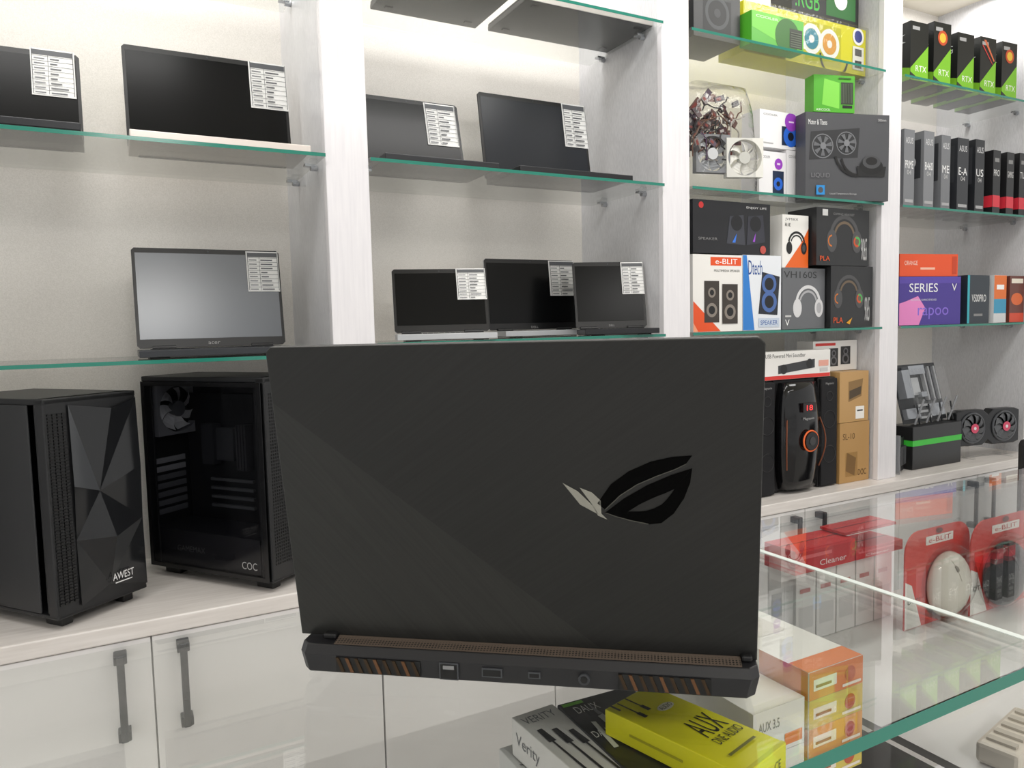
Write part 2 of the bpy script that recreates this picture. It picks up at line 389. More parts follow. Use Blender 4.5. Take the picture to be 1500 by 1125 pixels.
t.part('maker_badge', MB().art(V((-.0053,.085,.048)), V((0,-.045,0)), Z_*.017, [('t','COC',0,0,1,1,'A9A9A9')]))
t.part('shroud_lettering', MB().art(V((.0052,.30,.065)), V((0,-.09,0)), Z_*.014, [('t','GAMEMAX',0,0,1,1,'6A6A6C')]))
# ------------------------------------------------------------------ cartons
def carton(label, x0, y0, x1, y1, Y, dep, zb, col, front=(), left=(), group=None, cat='box', name='product_box', rough=.4, zmax=None):
    Yl, Yr = Y if isinstance(Y, tuple) else (Y, Y)
    A = onY(x0,(y0+y1)/2,Yl); B = onY(x1,(y0+y1)/2,Yr); zt = onY((x0+x1)/2,y0,(Yl+Yr)/2).z
    if zmax: zt = min(zt, zmax)
    if zb is None: zb = onY((x0+x1)/2,y1,(Yl+Yr)/2).z
    rz = math.atan2(B.y-A.y, B.x-A.x); W = math.hypot(B.x-A.x, B.y-A.y); h = zt-zb
    t = T(name, label, cat, ((A.x+B.x)/2,(A.y+B.y)/2,zb+.0008), rz, group)
    b = MB().box(-W/2,W/2,0,dep,0,h-.001,cm(col,rough))
    b.box(-W/2+.002,W/2-.002,dep*.5-.0005,dep*.5+.0005,h-.0012,h-.0007,'3A3A3A')
    t.part('carton', b)
    if front: t.part('printed_front', MB().art(V((-W/2,0,0)), X_*W, Z_*(h-.001), front))
    if left: t.part('printed_side', MB().art(V((-W/2,dep,0)), -Y_*dep, Z_*(h-.001), left))
    t.zt = zt+.0006; t.A = A.x; t.B = B.x; t.W = W
    return t
def spk(x0,x1,y0,y1,c1='2A2A2C',c2='6A6A6E',asp=1):
    cx = (x0+x1)/2; r = (x1-x0)*.36
    return [('r',x0,y0,x1,y1,c1),('c',cx,y0+(y1-y0)*.3,r,c2),('c',cx,y0+(y1-y0)*.3,r*.6,'151517'),('c',cx,y0+(y1-y0)*.72,r*.7,c2),('c',cx,y0+(y1-y0)*.72,r*.4,'151517')]
def headset(cx,cy,r,c='1A1A1C',c2=None):
    return [('g',cx,cy,r*.82,r,c,10,170),('g',cx,cy,r*.6,r*.72,c2 or c,15,165),('c',cx-r*.85,cy-r*.25,r*.34,c,1.5),('c',cx+r*.85,cy-r*.25,r*.34,c,1.5),('c',cx+r*.85,cy-r*.25,r*.2,c2 or '444446',1.5)]
G3 = 'speaker and headset boxes on the lower accessory shelf'
a = carton('white and orange box picturing two wooden speakers, bottom left of accessory shelf',1015,373,1087,485,1.74,.11,ZS[0],'F0EEEA',
  [('r',.35,.86,.98,.97,'E8541F'),('t','e-BLIT',.45,.88,.9,.95,'FFFFFF'),('t','MULTIMEDIA SPEAKER',.42,.78,.95,.81,'444444'),('p',[(0,0),(.55,0),(0,.4)],'E8541F'),('p',[(0,.12),(.1,.0),(0,.0)],'F4A27E')]+spk(.22,.52,.12,.66,'3A332E','8A8178')+spk(.58,.9,.1,.62,'3A332E','8A8178'), group=G3)
b = carton('white box with blue lettering and dark blue speaker picture',1088,374,1144,485,1.742,.11,ZS[0],'E8ECF2',
  [('p',[(0,0),(.3,0),(.1,1),(0,1)],'2F7FD0'),('t','Dtech',.14,.74,.5,.93,'1D4E9A'),('p',[(.4,.22),(.9,.2),(.96,.72),(.5,.78)],'20242E'),('c',.68,.62,.19,'4A6AA8',1),('c',.68,.62,.12,'14161C'),('c',.68,.38,.2,'4A6AA8'),('c',.68,.38,.12,'14161C'),('r',.4,.04,.95,.16,'C9D4E4'),('t','SPEAKER',.45,.07,.9,.13,'2F5FA8')], group=G3)
carton('black box picturing two small lit speakers, on top of speaker boxes',1015,291,1128,372,1.745,.1,max(a.zt,b.zt),'1B1C21',
  [('t','ENJOY LIFE',.68,.88,.95,.93,'DDDDDD'),('c',.1,.9,.03,'C83030')]+[('p',[(.42,.2),(.66,.18),(.64,.76),(.46,.72)],'3C3E47'),('p',[(.68,.18),(.93,.25),(.9,.78),(.70,.74)],'33343E'),('c',.55,.6,.075,'18191E'),('c',.8,.6,.075,'18191E'),('p',[(.49,.22),(.55,.4),(.53,.22)],'3A7AE0'),('p',[(.76,.25),(.8,.42),(.79,.25)],'A050D0'),('c',.9,.1,.04,'C05048'),('t','SPEAKER',.06,.25,.3,.3,'888888')], group=G3, zmax=ZS[1]-.025)
d = carton('dark grey box with white headset picture and large model lettering',1146,393,1208,480,1.74,.13,ZS[0],'66686C',
  [('t','VH160S',.03,.84,.8,.95,'2A2B2D')]+headset(.60,.42,.3,'D8D8DA','B0B0B4')+[('t','V',.06,.06,.16,.16,'FFFFFF'),('r',.06,.2,.2,.23,'C8C8C8')], group=G3)
RGBL = lambda cx,cy,r: [('g',cx-r*.85,cy-r*.25,r*.2,r*.27,'C8702A',90,270),('g',cx+r*.85,cy-r*.25,r*.14,r*.24,'4FA85A',-60,120),('g',cx+r*.85,cy-r*.25,r*.14,r*.24,'C8502A',120,300)]
g = carton('lower of two black boxes picturing a rainbow lit headset',1217,390,1278,476,1.72,.13,ZS[0],'242527',
  headset(.42,.55,.3,'4A4A4C','6A5A48')+RGBL(.42,.55,.3)+[('t','9065',.8,.1,.92,.5,'C8C8C8'),('t','PLA',.06,.08,.28,.17,'E0561E'),('p',[(.36,.08),(.5,.16),(.44,.05)],'E0A01E')], group=G3)
carton('white and orange box with black headset, above the grey headset box',1146,315,1184,393,1.745,.11,d.zt,'F2F0EC',
  [('t','JVMIEX',.1,.88,.6,.94,'444444'),('p',[(.1,0),(1,0),(1,.75),(.75,.5)],'E8661E')]+headset(.54,.46,.33,'1A1A1C')+[('t','R1E',.1,.78,.3,.84,'333333')], group=G3, zmax=ZS[1]-.025)
carton('upper of two black boxes picturing a rainbow lit headset',1196,303,1273,389,1.72,.12,max(d.zt,g.zt),'232426',
  headset(.52,.5,.28,'4A4A4C','6A5A48')+RGBL(.52,.5,.28)+[('t','9065',.84,.1,.95,.5,'C8C8C8'),('r',.1,.86,.2,.97,'D8D8D8'),('t','PLA',.06,.08,.24,.16,'E0561E'),('t','GAMING HEADSET',.3,.88,.7,.92,'888888')], group=G3, zmax=ZS[1]-.025)
# mid accessory shelf
GC = 'small white cooler boxes'
zs = ZS[1]
def cool(lb,x0,y0,x1,y1,zb): 
    return carton(lb,x0,y0,x1,y1,1.81,.08,zb,'F4F3F5',[('t','COOLER',.08,.86,.4,.91,'666666'),('r',.5,.1,.92,.62,'1C2C48'),('c',.71,.36,.17,'2A6AD8'),('c',.71,.36,.07,'0E1424'),('c',.72,.76,.15,'9A3FC0'),('r',.66,.74,.78,.78,'E9D6F2'),('r',.06,.1,.3,.13,'BBBBBB')],group=GC)
c1 = cool('lower left small white cooler box with purple dot',1112,222,1151,283,zs)
c2 = cool('lower right small white cooler box beside the big grey cooler box',1152,222,1192,284,zs)
cool('upper small white cooler box with purple dot, on two others',1113,164,1176,221,max(c1.zt,c2.zt))
def blades(cx,cy,r,asp,c='66686C'): return [('p',[(cx+r*math.cos(k),cy+r*asp*math.sin(k)),(cx+r*math.cos(k+.45),cy+r*asp*math.sin(k+.45)),(cx,cy)],c) for k in [i*.9 for i in range(7)]]
big = carton('large dark grey box picturing a liquid cooler with two fans',1180,166,1302,285,(1.75,1.665),.055,zs,'4E4F53',
  [('t','Motor & Tbens',.03,.86,.25,.92,'E8E8E8'),('p',[(.04,.46),(.62,.5),(.64,.84),(.06,.78)],'2E2F32'),('g',.2,.62,.115,.126,'737579'),('g',.48,.66,.11,.12,'737579')]+blades(.2,.62,.11,1.05)+blades(.48,.66,.105,1.05)+[('c',.2,.62,.035,'7A7C80'),('c',.48,.66,.035,'7A7C80'),
   ('g',.62,.52,.19,.215,'161618',190,345),('g',.60,.58,.25,.275,'161618',195,340),('p',[(.62,.28),(.94,.28),(.96,.4),(.6,.4)],'1F2022'),('c',.78,.40,.14,'17181A',.62),('c',.78,.45,.11,'46474A',.62),('c',.78,.46,.07,'1A1A1C',.6),('t','LIQUID',.06,.25,.28,.31,'77777B'),('r',.12,.06,.22,.17,'2A8AD0'),('c',.17,.115,.03,'4E4F53'),('t','Liquid Temperature Storage',.28,.06,.6,.085,'B8B8B8'),('t','300mm',.85,.92,.95,.95,'B8B8B8')],name='cooler_box')
carton('small green box standing on the large grey cooler box',1192,110,1252,167,(1.742,1.70),.05,big.zt,'4FA82A',
  [('p',[(.2,.2),(.62,.1),(.62,.8),(.25,.9)],'7ED04A'),('r',.66,.22,.96,.82,'2E3A28'),('r',.7,.12,.94,.2,'141614')]+[('r',.67+.04*k,.26,.685+.04*k,.78,'565E50') for k in range(7)]+[('t','AIRCOOL',.05,.03,.4,.09,'E8F4E0'),('r',.6,.9,.9,.94,'2A5A18')],name='cooler_box')
# top accessory shelf
zs = ZS[2]
GT = 'boxes on the top accessory shelf'
carton('black fan box at left end of top accessory shelf',1016,-40,1084,66,1.735,.16,zs,'2A2B2C',[('r',.2,.12,.8,.6,'1A1B1C'),('g',.5,.4,.2,.26,'45484A'),('c',.5,.4,.07,'3A3C3E'),('r',.05,.8,.95,.98,'3F6A30'),('t','GAMING',.2,.68,.8,.76,'9A9A9A')],group=GT)
carton('bright green cooler box in front of the yellow box',1101,23,1177,88,1.705,.05,zs,'52B030',[('p',[(.0,.5),(.5,.2),(.9,.5),(.5,1),(.0,1)],'76CC48'),('c',.68,.42,.24,'2E6A1E'),('t','COOLER',.08,.82,.5,.9,'EAF6E4'),('r',.72,.1,.97,.7,'2B3326')]+[('r',.74,.14+.07*k,.95,.17+.07*k,'5A6452') for k in range(7)],group=GT)
y_ = carton('large yellow box with two ringed fans wrapped in clear film',1089,22,1268,105,1.77,.11,zs,'E2DC1E',[('r',.46,.05,.78,.9,'C9C41A'),('g',.53,.55,.06,.085,'F4F6F0'),('c',.53,.55,.058,'2F8CA0'),('c',.53,.55,.022,'F0F0E8'),('g',.68,.52,.06,.085,'F4F6F0'),('c',.68,.52,.058,'E0A040'),('c',.68,.52,.022,'F0F0E8'),('g',.72,.3,.11,.125,'2A2A2A',180,350),('c',.93,.82,.05,'FAFAFA'),('c',.93,.82,.035,'2A3A8A'),('r',.88,.1,.98,.6,'E8E8E0'),('r',.9,.14,.96,.3,'333333'),('r',.9,.4,.96,.55,'555555')],name='fan_kit_box',group=GT)
y_.part('wrapping_film', MB().box(y_.A-.003,y_.B+.003,1.760,1.765,zs+.001,y_.zt+.003,M_bag), True)
carton('black box with green lettering lying on the yellow box',1160,-60,1258,18,1.78,.09,y_.zt+.003,'1E1F20',[('t','.RGB',.05,.12,.4,.42,'49B848'),('r',.5,.1,.95,.6,'2A6A30'),('c',.72,.4,.1,'F0F0F0')],group=GT)
# bagged fans
zs = ZS[1]
def loose_fan(lb,px,py,s,Y,fc,bc,hc,rz):
    c = onY(px,py,Y); zc = max(c.z, zs+s/2+.001)
    t = T('case_fan', lb, 'fan', (c.x,Y,zc-s/2), R_(rz), 'loose fans in the plastic bag')
    f = MB(); o = V((0,0,s/2)); fan_frame(f,o,X_,Z_,-Y_,s,.024,fc); t.part('frame', f)
    r = MB(); fan_rotor(r,o,X_,Z_,-Y_,s*.45,.022,bc,hc); t.part('rotor', r)
    r = MB()
    for k in range(4):
        a = R_(45+90*k); r.cyl(o+V((math.cos(a)*s*.1,.011,math.sin(a)*s*.1)), o+V((math.cos(a)*s*.47,.011,math.sin(a)*s*.47)), .003, fc, n=6)
    t.part('strut', r)
loose_fan('grey bagged fan at left end of accessory shelf',1042,226,.118,1.80,'85878B','B4B7BB','D5D7DA',-14)
loose_fan('white bagged fan beside small white cooler boxes',1089,232,.122,1.762,'E4E3DC','F1F0EA','CFCFC8',-20)
A = onY(1016,200,1.745).x; B = onY(1110,200,1.745).x; zt = onY(1060,122,1.75).z
t = T('plastic_bag', 'clear plastic bag stuffed with screws, brackets and loose fans', 'bag', ((A+B)/2,1.82,zs+.001))
loops = []
for j in range(9):
    f = j/8; z = zs+.002+(zt-zs)*f; sh = .16*f**4; lp = []
    for i in range(24):
        a = i*2*math.pi/24; q = .5*(B-A)*(1-sh)
        x = (A+B)/2+q*max(-1,min(1,1.35*math.cos(a)))+random.uniform(-.004,.004)*(1 if 0<j<8 else .2)-.006*math.cos(a)
        y = 1.82+.085*(1-sh*2)*max(-1,min(1,1.35*math.sin(a)))+random.uniform(-.006,.006)*(1 if 0<j<8 else .2)
        lp.append(V((x,y,z)))
    loops.append(lp)
t.part('bag_film', MB().loft(loops, M_bag), True, smooth=True)
k = MB(); cols = ['6A4A44','8A827E','5A3A40','3A3638','7A5A54','A8A4A0','4A3034','6A6468','8A6A60','5A4A5A']
for i in range(90):
    x = A+.03+random.random()*(B-A-.06); z = zs+.14+random.random()*(zt-zs-.165); y = 1.785+random.random()*.07
    Mx = Matrix.Translation((x,y,z)) @ Matrix.Rotation(random.uniform(-1.2,1.2),4,'Y') @ Matrix.Rotation(random.uniform(-.5,.5),4,'Z')
    L_ = random.uniform(.010,.02); h_ = random.uniform(.006,.012)
    k.box(-L_,L_,-.002,.002,-h_,h_,random.choice(cols),Mx); k.box(-L_*.7,L_*.2,-.0026,.0026,-h_*.5,h_*.5,random.choice(['D0CCC8','2A2426','8A3A34']),Mx)
for i in range(16):
    p0 = V((A+.03+random.random()*(B-A-.06), 1.775+random.random()*.03, zs+.13+random.random()*(zt-zs-.2))); pts = [p0]
    ang = random.random()*6
    for j in range(9):
        ang += random.uniform(-.9,.9); q = pts[-1]+V((math.cos(ang)*.016,random.uniform(-.003,.003),math.sin(ang)*.016))
        q.x = min(max(q.x,A+.02),B-.02); q.z = min(max(q.z,zs+.11),zt-.03); pts.append(q+V((.0005,0,.0003)))
    k.tube(pts, .0022, random.choice(['4A2E50','5A3428','2A2A2C','6A4A3A','B0AAA4']), n=6)
ko = t.part('small_hardware', k, True); ko['kind'] = 'stuff'
# bay four rows
zs = ZS[2]
GB = 'green and black boxes on the top right shelf'
XS = [2.565,2.70,2.845,2.99,3.135]
lbs = ['first green and black graphics card box from the left upright','second green and black box in the top right row','third green and black box in the top right row, large gaming lettering','fourth green and black box, streaked with orange','fifth green and black box, at the end of the row']
for i,(x,lb) in enumerate(zip(XS,lbs)):
    ht = [.205,.225,.21,.218,.222][i]; w_ = .095; Yf = 1.72
    t = T('graphics_card_box', lb, 'box', (x+w_/2,Yf+.09,zs+.0006), R_(-3), GB)
    t.part('carton', MB().box(-w_/2,w_/2,-.09,.10,0,ht,cm('1A1C1A',.35)))
    fr = [('p',[(0,0),(1,0),(1,.62),(0,.2)],'7DBE2A'),('p',[(.0,.02),(.55,.02),(0,.14)],'2A2C2A'),('t','RTX',.3,.16,.9,.26,'F0F4E8'),('r',.1,.86,.5,.92,'AAAAAA')]
    sd = [('p',[(0,0),(1,0),(1,.2),(0,.5)],'7DBE2A'),('t',['EX','GTX','GAMING','DUAL','RTX'][i],.15,.66,.9,.8,'B8BAB8'),('r',.3,.05,.7,.15,'2A2C2A')]
    if i in (1,4): fr.append(('c',.5,.76,.28,'C8502A')); fr.append(('c',.5,.76,.18,'E8C040'))
    if i == 3: fr += [('p',[(.2,.95),(.35,.95),(.9,.62),(.85,.6)],'D8704A'),('p',[(.1,.85),(.16,.86),(.8,.55),(.76,.55)],'D04040')]
    t.part('printed_front', MB().art(V((-w_/2,-.09,0)),X_*w_,Z_*ht,fr))
    t.part('printed_side', MB().art(V((-w_/2,.10,0)),-Y_*.19,Z_*ht,sd))
zs = ZS[1]
GM = 'upright motherboard boxes on the middle right shelf'
row = [(2.53,.06,.275,'77797D','PRIME','first grey motherboard box from the left upright'),(2.645,.06,.28,'7C7E82','B460','second grey motherboard box in the row'),(2.75,.055,.275,'727478','ME','third grey motherboard box in the row'),(2.85,.07,.275,'2C2E33','E-A','dark slate motherboard box between grey and black boxes'),(2.965,.06,.28,'232529','US','dark motherboard box right of the slate one'),(3.085,.05,.25,'1A1A1C','PRO','first black box with red band, middle right shelf'),(3.18,.05,.25,'1B1B1D','GAMING','second black box with red band, middle right shelf'),(3.27,.05,.255,'19191B','TUF','third black box with red band, at the row end')]
for i,(x,w_,ht,col,tx,lb) in enumerate(row):
    Yf = 1.72
    t = T('motherboard_box', lb, 'box', (x+w_/2,Yf+.09,zs+.0006), 0, GM)
    t.part('carton', MB().box(x,x+w_,Yf,Yf+.2,zs+.0006,zs+ht,cm(col,.4)), True)
    fr = [('t','ASUS',.15,.82,.85,.9,'D8D8DA'),('t',tx,.12,.5,.88,.6,'F0F0F0'),('t','04',.3,.42,.7,.48,'C0C0C0'),('r',.1,.06,.9,.1,'A8A8AA')]
    sd = [('r',.06,.4,.94,.9,'3A3C40'),('t',tx,.2,.55,.85,.68,'D0D0D2')]
    if i >= 5: fr = [('r',0,.12,1,.3,'D83040'),('t',tx,.1,.6,.9,.7,'E0E0E0'),('r',.2,.82,.8,.88,'888888')]; sd = [('r',0,.12,1,.3,'D83040')]
    t.part('printed_front', MB().art(V((x,Yf,zs)),X_*w_,Z_*ht,fr), True)
    t.part('printed_side', MB().art(V((x,Yf+.2,zs)),-Y_*.2,Z_*ht,sd), True)
zs = ZS[0]
GP = 'boxes on the lower right shelf'
p = carton('purple keyboard box with large lettering and pink corner',1317,405,1407,469,(1.79,1.73),.09,zs,'4A3A92',[('r',0,.86,1,1,'5A48A8'),('t','SERIES',.16,.68,.62,.86,'F2F2F6'),('p',[(0,.0),(.32,0),(.42,.35),(.3,.6),(.12,.5),(0,.45)],'E88AC8'),('t','rapoo',.3,.12,.8,.36,'8A6FD8'),('t','MECHANICAL GAMING KEYBOARD',.18,.5,.6,.54,'D8D8E8'),('t','V',.85,.7,.93,.85,'F0F0F0')],group=GP)
carton('orange box lying on the purple keyboard box',1318,372,1403,403,(1.795,1.74),.08,p.zt,'E8562A',[('r',.35,.3,.6,.4,'F6C0A8'),('t','ORANGE',.08,.5,.3,.7,'F8D8C8'),('r',.9,.1,.98,.9,'C84420')],group=GP)
carton('dark box with vertical model lettering right of the purple box',1417,403,1449,466,1.74,.11,zs,'26303A',[('r',.0,0,.1,1,'30B0C0'),('t','V500PRO',.2,.45,.85,.6,'F0F0F0'),('r',.3,.15,.7,.2,'888888')],group=GP)
carton('multicoloured slim box second from right on lower right shelf',1456,403,1474,465,1.735,.11,zs,'D8DADC',[('r',0,.5,1,1,'E8742A'),('r',0,.2,1,.5,'3A9AC0'),('r',.2,.7,.8,.8,'FFFFFF')],group=GP)
carton('brown and orange box at right end of lower right shelf',1479,404,1500,464,1.73,.11,zs,'6A3428',[('c',.5,.5,.4,'E06A30',.6),('r',0,0,1,.2,'D84A2A'),('r',.1,.84,.9,.94,'F0E8D8')],group=GP)
# ------------------------------------------------------------------ ledge of bay three: speaker set
A = onY(1139,640,1.73).x; B = onY(1200,640,1.73).x; zt = onY(1165,556,1.73).z
t = T('subwoofer', 'black subwoofer with red display and orange ringed dial', 'speaker', ((A+B)/2,1.73,ZL+.0005)); w_ = B-A; h_ = zt-ZL
t.part('cabinet', MB().box(-w_/2,w_/2,.02,.24,.008,h_,cm('151416',.5)), bevel=.004)
fp = MB(); lp = []
for j in range(13):
    f = j/12; z = .015+f*(h_-.025); wd = w_*.5*(.76+.22*math.sin(math.pi*min(1,max(0,f)))**.7); dp = -.02-.018*math.sin(math.pi*f)
    lp.append([V((-wd,.019,z)),V((-wd*.9,dp*.5,z)),V((-wd*.4,dp,z)),V((wd*.4,dp,z)),V((wd*.9,dp*.5,z)),V((wd,.019,z))])
t.part('curved_front_panel', fp.loft(lp, cm('101012',.12)), smooth=True)
for sgn in (-1,1):
    pts = [V((sgn*w_*.5*(.76+.17*math.sin(math.pi*f)),-.018-.014*math.sin(math.pi*f),h_*.22+f*h_*.45)) for f in [i/10 for i in range(11)]]
    t.part('copper_trim', MB().tube(pts, .0022, cm('7A4022',.3)))
t.part('display', MB().box(-.03,.03,-.044,-.034,h_*.72,h_*.80,cm('1A0608',.2)).text('18', V((-.014,-.0445,h_*.735)), X_*.028, Z_*.018, cm('F03030',.4,0,2)))
kn = MB(); kz = h_*.47; kn.cyl((0,-.034,kz),(0,-.056,kz),.030,cm('18181A',.3)); kn.torus((0,-.05,kz),Y_,.034,.0028,cm('D8602A',.4,0,.2)); kn.cyl((0,-.056,kz),(0,-.058,kz),.014,'3A3A3C')
t.part('volume_dial', kn)
t.part('lettering', MB().text('Magnavio', V((-.026,-.0405,h_*.645)), X_*.052, Z_*.012, 'B0B0B0'))
for x in (-w_/2+.03,w_/2-.03):
    for y in (.04,.2): t.part('foot', MB().cyl((x,y,0),(x,y,.008),.012,'0A0A0A',n=12))
subtop = zt
for lb,xa,xb,Yf in (('black satellite speaker left of the subwoofer',1112,1136,1.73),('black satellite speaker right of the subwoofer',1202,1227,1.73)):
    a_ = onY(xa,640,Yf).x; b_ = onY(xb,640,Yf).x; w_ = b_-a_; h2 = subtop-ZL-.002
    t = T('satellite_speaker', lb, 'speaker', ((a_+b_)/2,Yf,ZL+.0005), 0, 'satellite speakers beside the subwoofer')
    t.part('cabinet', MB().box(-w_/2,w_/2,.012,.13,0,h2,cm('1B1A1C',.45)), bevel=.003)
    t.part('grille', MB().box(-w_/2+.003,w_/2-.003,.0,.0115,.004,h2-.004,noisy('speaker_cloth','121214','1C1C20',600,.9)), bevel=.003)
    for z,r in ((h2*.3,.03),(h2*.62,.03),(h2*.83,.016)): t.part('driver_ring', MB().torus((0,-.0005,z),Y_,r,.0012,'222225'))
    t.part('lettering', MB().text('Magnavio', V((-.02,-.0006,h2*.93)), X_*.04, Z_*.01, '9A9A9A'))
sb = carton('long white and red box of a mini soundbar, lying on the speaker set',1117,514,1216,556,1.735,.05,subtop+.002,'EDEBE8',
 [('t','USB Powered Mini Soundbar',.04,.78,.62,.92,'2A2A2A'),('r',0,0,1,.14,'D83028'),('p',[(.22,.2),(.76,.36),(.76,.68),(.22,.5)],'35363A'),('c',.3,.36,.05,'1A1A1C'),('c',.68,.52,.05,'1A1A1C'),('r',.82,.4,.97,.62,'E8A898'),('r',.84,.2,.96,.34,'C8C8C8')],name='soundbar_box')
cb = carton('lower plain cardboard box beside the speaker set',1230,618,1273,690,1.73,.2,ZL,'B8905A',[('t','SL-10',.1,.72,.5,.82,'5A4020'),('r',.2,.1,.6,.5,'A07A44'),('p',[(.2,.2),(.5,.1),(.55,.4),(.25,.5)],'7A5A30'),('t','DOC',.62,.1,.9,.2,'5A4020')],name='cardboard_box',group='cardboard boxes')
cb2 = carton('upper plain cardboard box with white sticker',1230,544,1272,617,1.73,.2,cb.zt,'BE965F',[('p',[(.3,.4),(.75,.5),(.8,.85),(.3,.8)],'8A6A3C'),('p',[(.33,.45),(.72,.54),(.74,.7),(.33,.62)],'4A3A24'),('r',.55,.05,.85,.3,'F0EEE8'),('r',.6,.2,.8,.23,'444444')],name='cardboard_box',group='cardboard boxes')
carton('small white box picturing two black speakers, on the cardboard boxes',1191,499,1255,544,1.79,.07,cb2.zt,'EFEDEA',[('r',.05,.84,.5,.93,'D83028')]+spk(.36,.56,.15,.75)+spk(.62,.84,.2,.8)+[('t','SPEAKER',.05,.2,.3,.3,'666666')],name='speaker_box',zmax=ZS[0]-.025)
# ------------------------------------------------------------------ ledge of bay four
def gpu(t, L, hh, th):
    zb = .06
    s = MB(); s.prism([(-L/2,0),(-L*.42,-.008),(-L*.08,-.008),(0,.012),(L*.08,-.008),(L*.42,-.008),(L/2,0),(L/2,hh),(L*.42,hh+.008),(L*.08,hh+.008),(0,hh-.012),(-L*.08,hh+.008),(-L*.42,hh+.008),(-L/2,hh)], V((0,0,zb)), X_, Z_, -Y_, th, cm('1D1E21',.3))
    t.part('shroud', s, bevel=.004)
    t.part('circuit_board', MB().box(-L/2-.002,L/2,th,th+.002,zb-.005,zb+hh,'13201A'))
    for x in (-L*.25,L*.25):
        c = V((x,-.002,zb+hh/2)); r = MB(); r.torus(c,Y_,hh*.46,.005,cm('5A5C60',.3,.5)); f = t.part('fan', r)
        r = MB(); r.cyl(c+V((0,.001,0)),c+V((0,-.0005,0)),hh*.45,'0A0A0B'); fan_rotor(r,c-Y_*.006,X_,Z_,-Y_,hh*.45,.01,'5A5C60','1A1A1C',9); t.part('blade_set', r, parent=f)
        r = MB(); r.cyl(c-Y_*.0115,c-Y_*.013,hh*.15,cm('D84A6A',.3)); r.cyl(c-Y_*.013,c-Y_*.0135,hh*.05,'E8E8EA'); t.part('hub_badge', r, parent=f, label='red round hub badge')
    s = MB()
    for x in (-L*.3,L*.3): s.box(x-.006,x+.006,-.03,.06,0,.008,M_blister); s.box(x-.006,x+.006,.0,.008,.008,.055,M_blister); s.box(x-.006,x+.006,.0,th,.05,.055,M_blister)
    s.box(-L*.3,L*.3,.02,.03,.001,.007,M_blister)
    t.part('acrylic_stand', s, label='clear acrylic display stand')
t = T('graphics_card', 'black dual fan graphics card on a clear acrylic stand', 'graphics card', (3.13,1.74,ZL+.0005), R_(-12)); gpu(t,.33,.13,.04)
A = onY(1337,640,1.74).x; B = onY(1408,640,1.74).x; zt = onY(1370,622,1.74).z
t = T('display_plinth_box', 'low black box with bright green stripe under the motherboard', 'box', ((A+B)/2,1.79,ZL+.0005))
w_ = B-A; h_ = zt-ZL
t.part('carton', MB().box(-w_/2,w_/2,-.05,.05,0,h_,cm('19191B',.35)), bevel=.002)
t.part('green_stripe', MB().box(-w_/2-.001,w_/2+.001,-.051,.051,h_*.55,h_*.68,cm('3AC83A',.4)), label='bright green stripe')
t = T('motherboard', 'bare motherboard with silver heatsinks propped up on the black box', 'motherboard', ((A+B)/2+.02,1.80,zt+.001), R_(4))
u = V((1,0,0)); v = V((0,math.sin(.25),math.cos(.25))); n = V((0,-math.cos(.25),math.sin(.25)))
def slab(mb,x0,x1,y0,y1,d0,d1,mt): mb.prism([(x0,y0),(x1,y0),(x1,y1),(x0,y1)],n*d1,u,v,n,d1-d0,mt)
k = MB(); slab(k,-.16,.15,.004,.235,0,.002,cm('2A2C30',.4)); t.part('circuit_board', k)
for q in ((-.15,-.10,.10,.21,.002,.035),(-.09,.02,.19,.225,.002,.03),(.03,.13,.02,.07,.002,.012),(-.15,-.06,.02,.06,.002,.02),(-.02,.02,.10,.12,.002,.02)):
    k = MB(); slab(k,*q,cm('A4A8AE',.25,.5)); t.part('heatsink', k)
k = MB(); slab(k,-.075,.0,.11,.18,.002,.007,cm('C8CACC',.3,.5)); t.part('processor_socket', k)
for i in range(5):
    k = MB(); slab(k,.03+i*.02,.04+i*.02,.085,.22,.002,.016,'3A3C44' if i%2 else 'AAACB0'); t.part('memory_slot', k)
for i in range(3):
    k = MB(); slab(k,-.05,.025,.015+i*.024,.024+i*.024,.002,.014,'B8BABE'); t.part('expansion_slot', k)
for i in range(4):
    x = -.14+i*.08; k = MB(); k.box(x,x+.012,-.03,.06,0,.006,M_blister); k.box(x,x+.012,.05,.056,.006,.16,M_blister)
    k.cyl((x+.006,-.03,.004),(x+.04,-.045,.10),.004,cm('8A8C90',.2),n=8)
    k.cyl((x+.04,-.03,.004),(x-.0,-.04,.08),.003,cm('3A3C40',.2),n=8)
    t.part('clear_prop', k)
k = MB(); slab(k,-.14,.13,.02,.21,.05,.0515,M_bag); t.part('plastic_sleeve', k)
t = T('expansion_card', 'small black bracket card leaning on the white upright', 'circuit card', (2.56,1.74,ZL+.0005), R_(20))
t.part('circuit_board', MB().box(-.03,.06,0,.002,.003,.13,'16181A'))
t.part('metal_bracket', MB().box(-.036,-.03,-.012,.008,0,.145,M_chrome))
for i in range(4): t.part('heatsink', MB().box(-.02+i*.018,-.008+i*.018,-.012,0,.03,.1,'303236'))
t = T('cooler_tower', 'tall black tower cooler standing beside white upright', 'cooler', (2.66,1.97,ZL+.0005), 0)
k = MB()
for i in range(38): k.box(-.05,.05,-.03,.03,.02+i*.011,.024+i*.011,'242528')
t.part('fin_stack', k); t.part('base', MB().box(-.03,.03,-.03,.03,0,.02,M_chrome))
for x in (-.03,0,.03): t.part('heat_pipe', MB().cyl((x,0,.01),(x,0,.45),.004,cm('8A5A3A',.3,.8),n=10))
k = MB(); c = V((0,-.043,.36)); fan_frame(k,c,X_,Z_,-Y_,.1,.022,'1C1C1E'); fo = t.part('fan', k); k = MB(); fan_rotor(k,c,X_,Z_,-Y_,.045,.02,'3A3A3C','65676A'); t.part('blade_set', k, parent=fo)
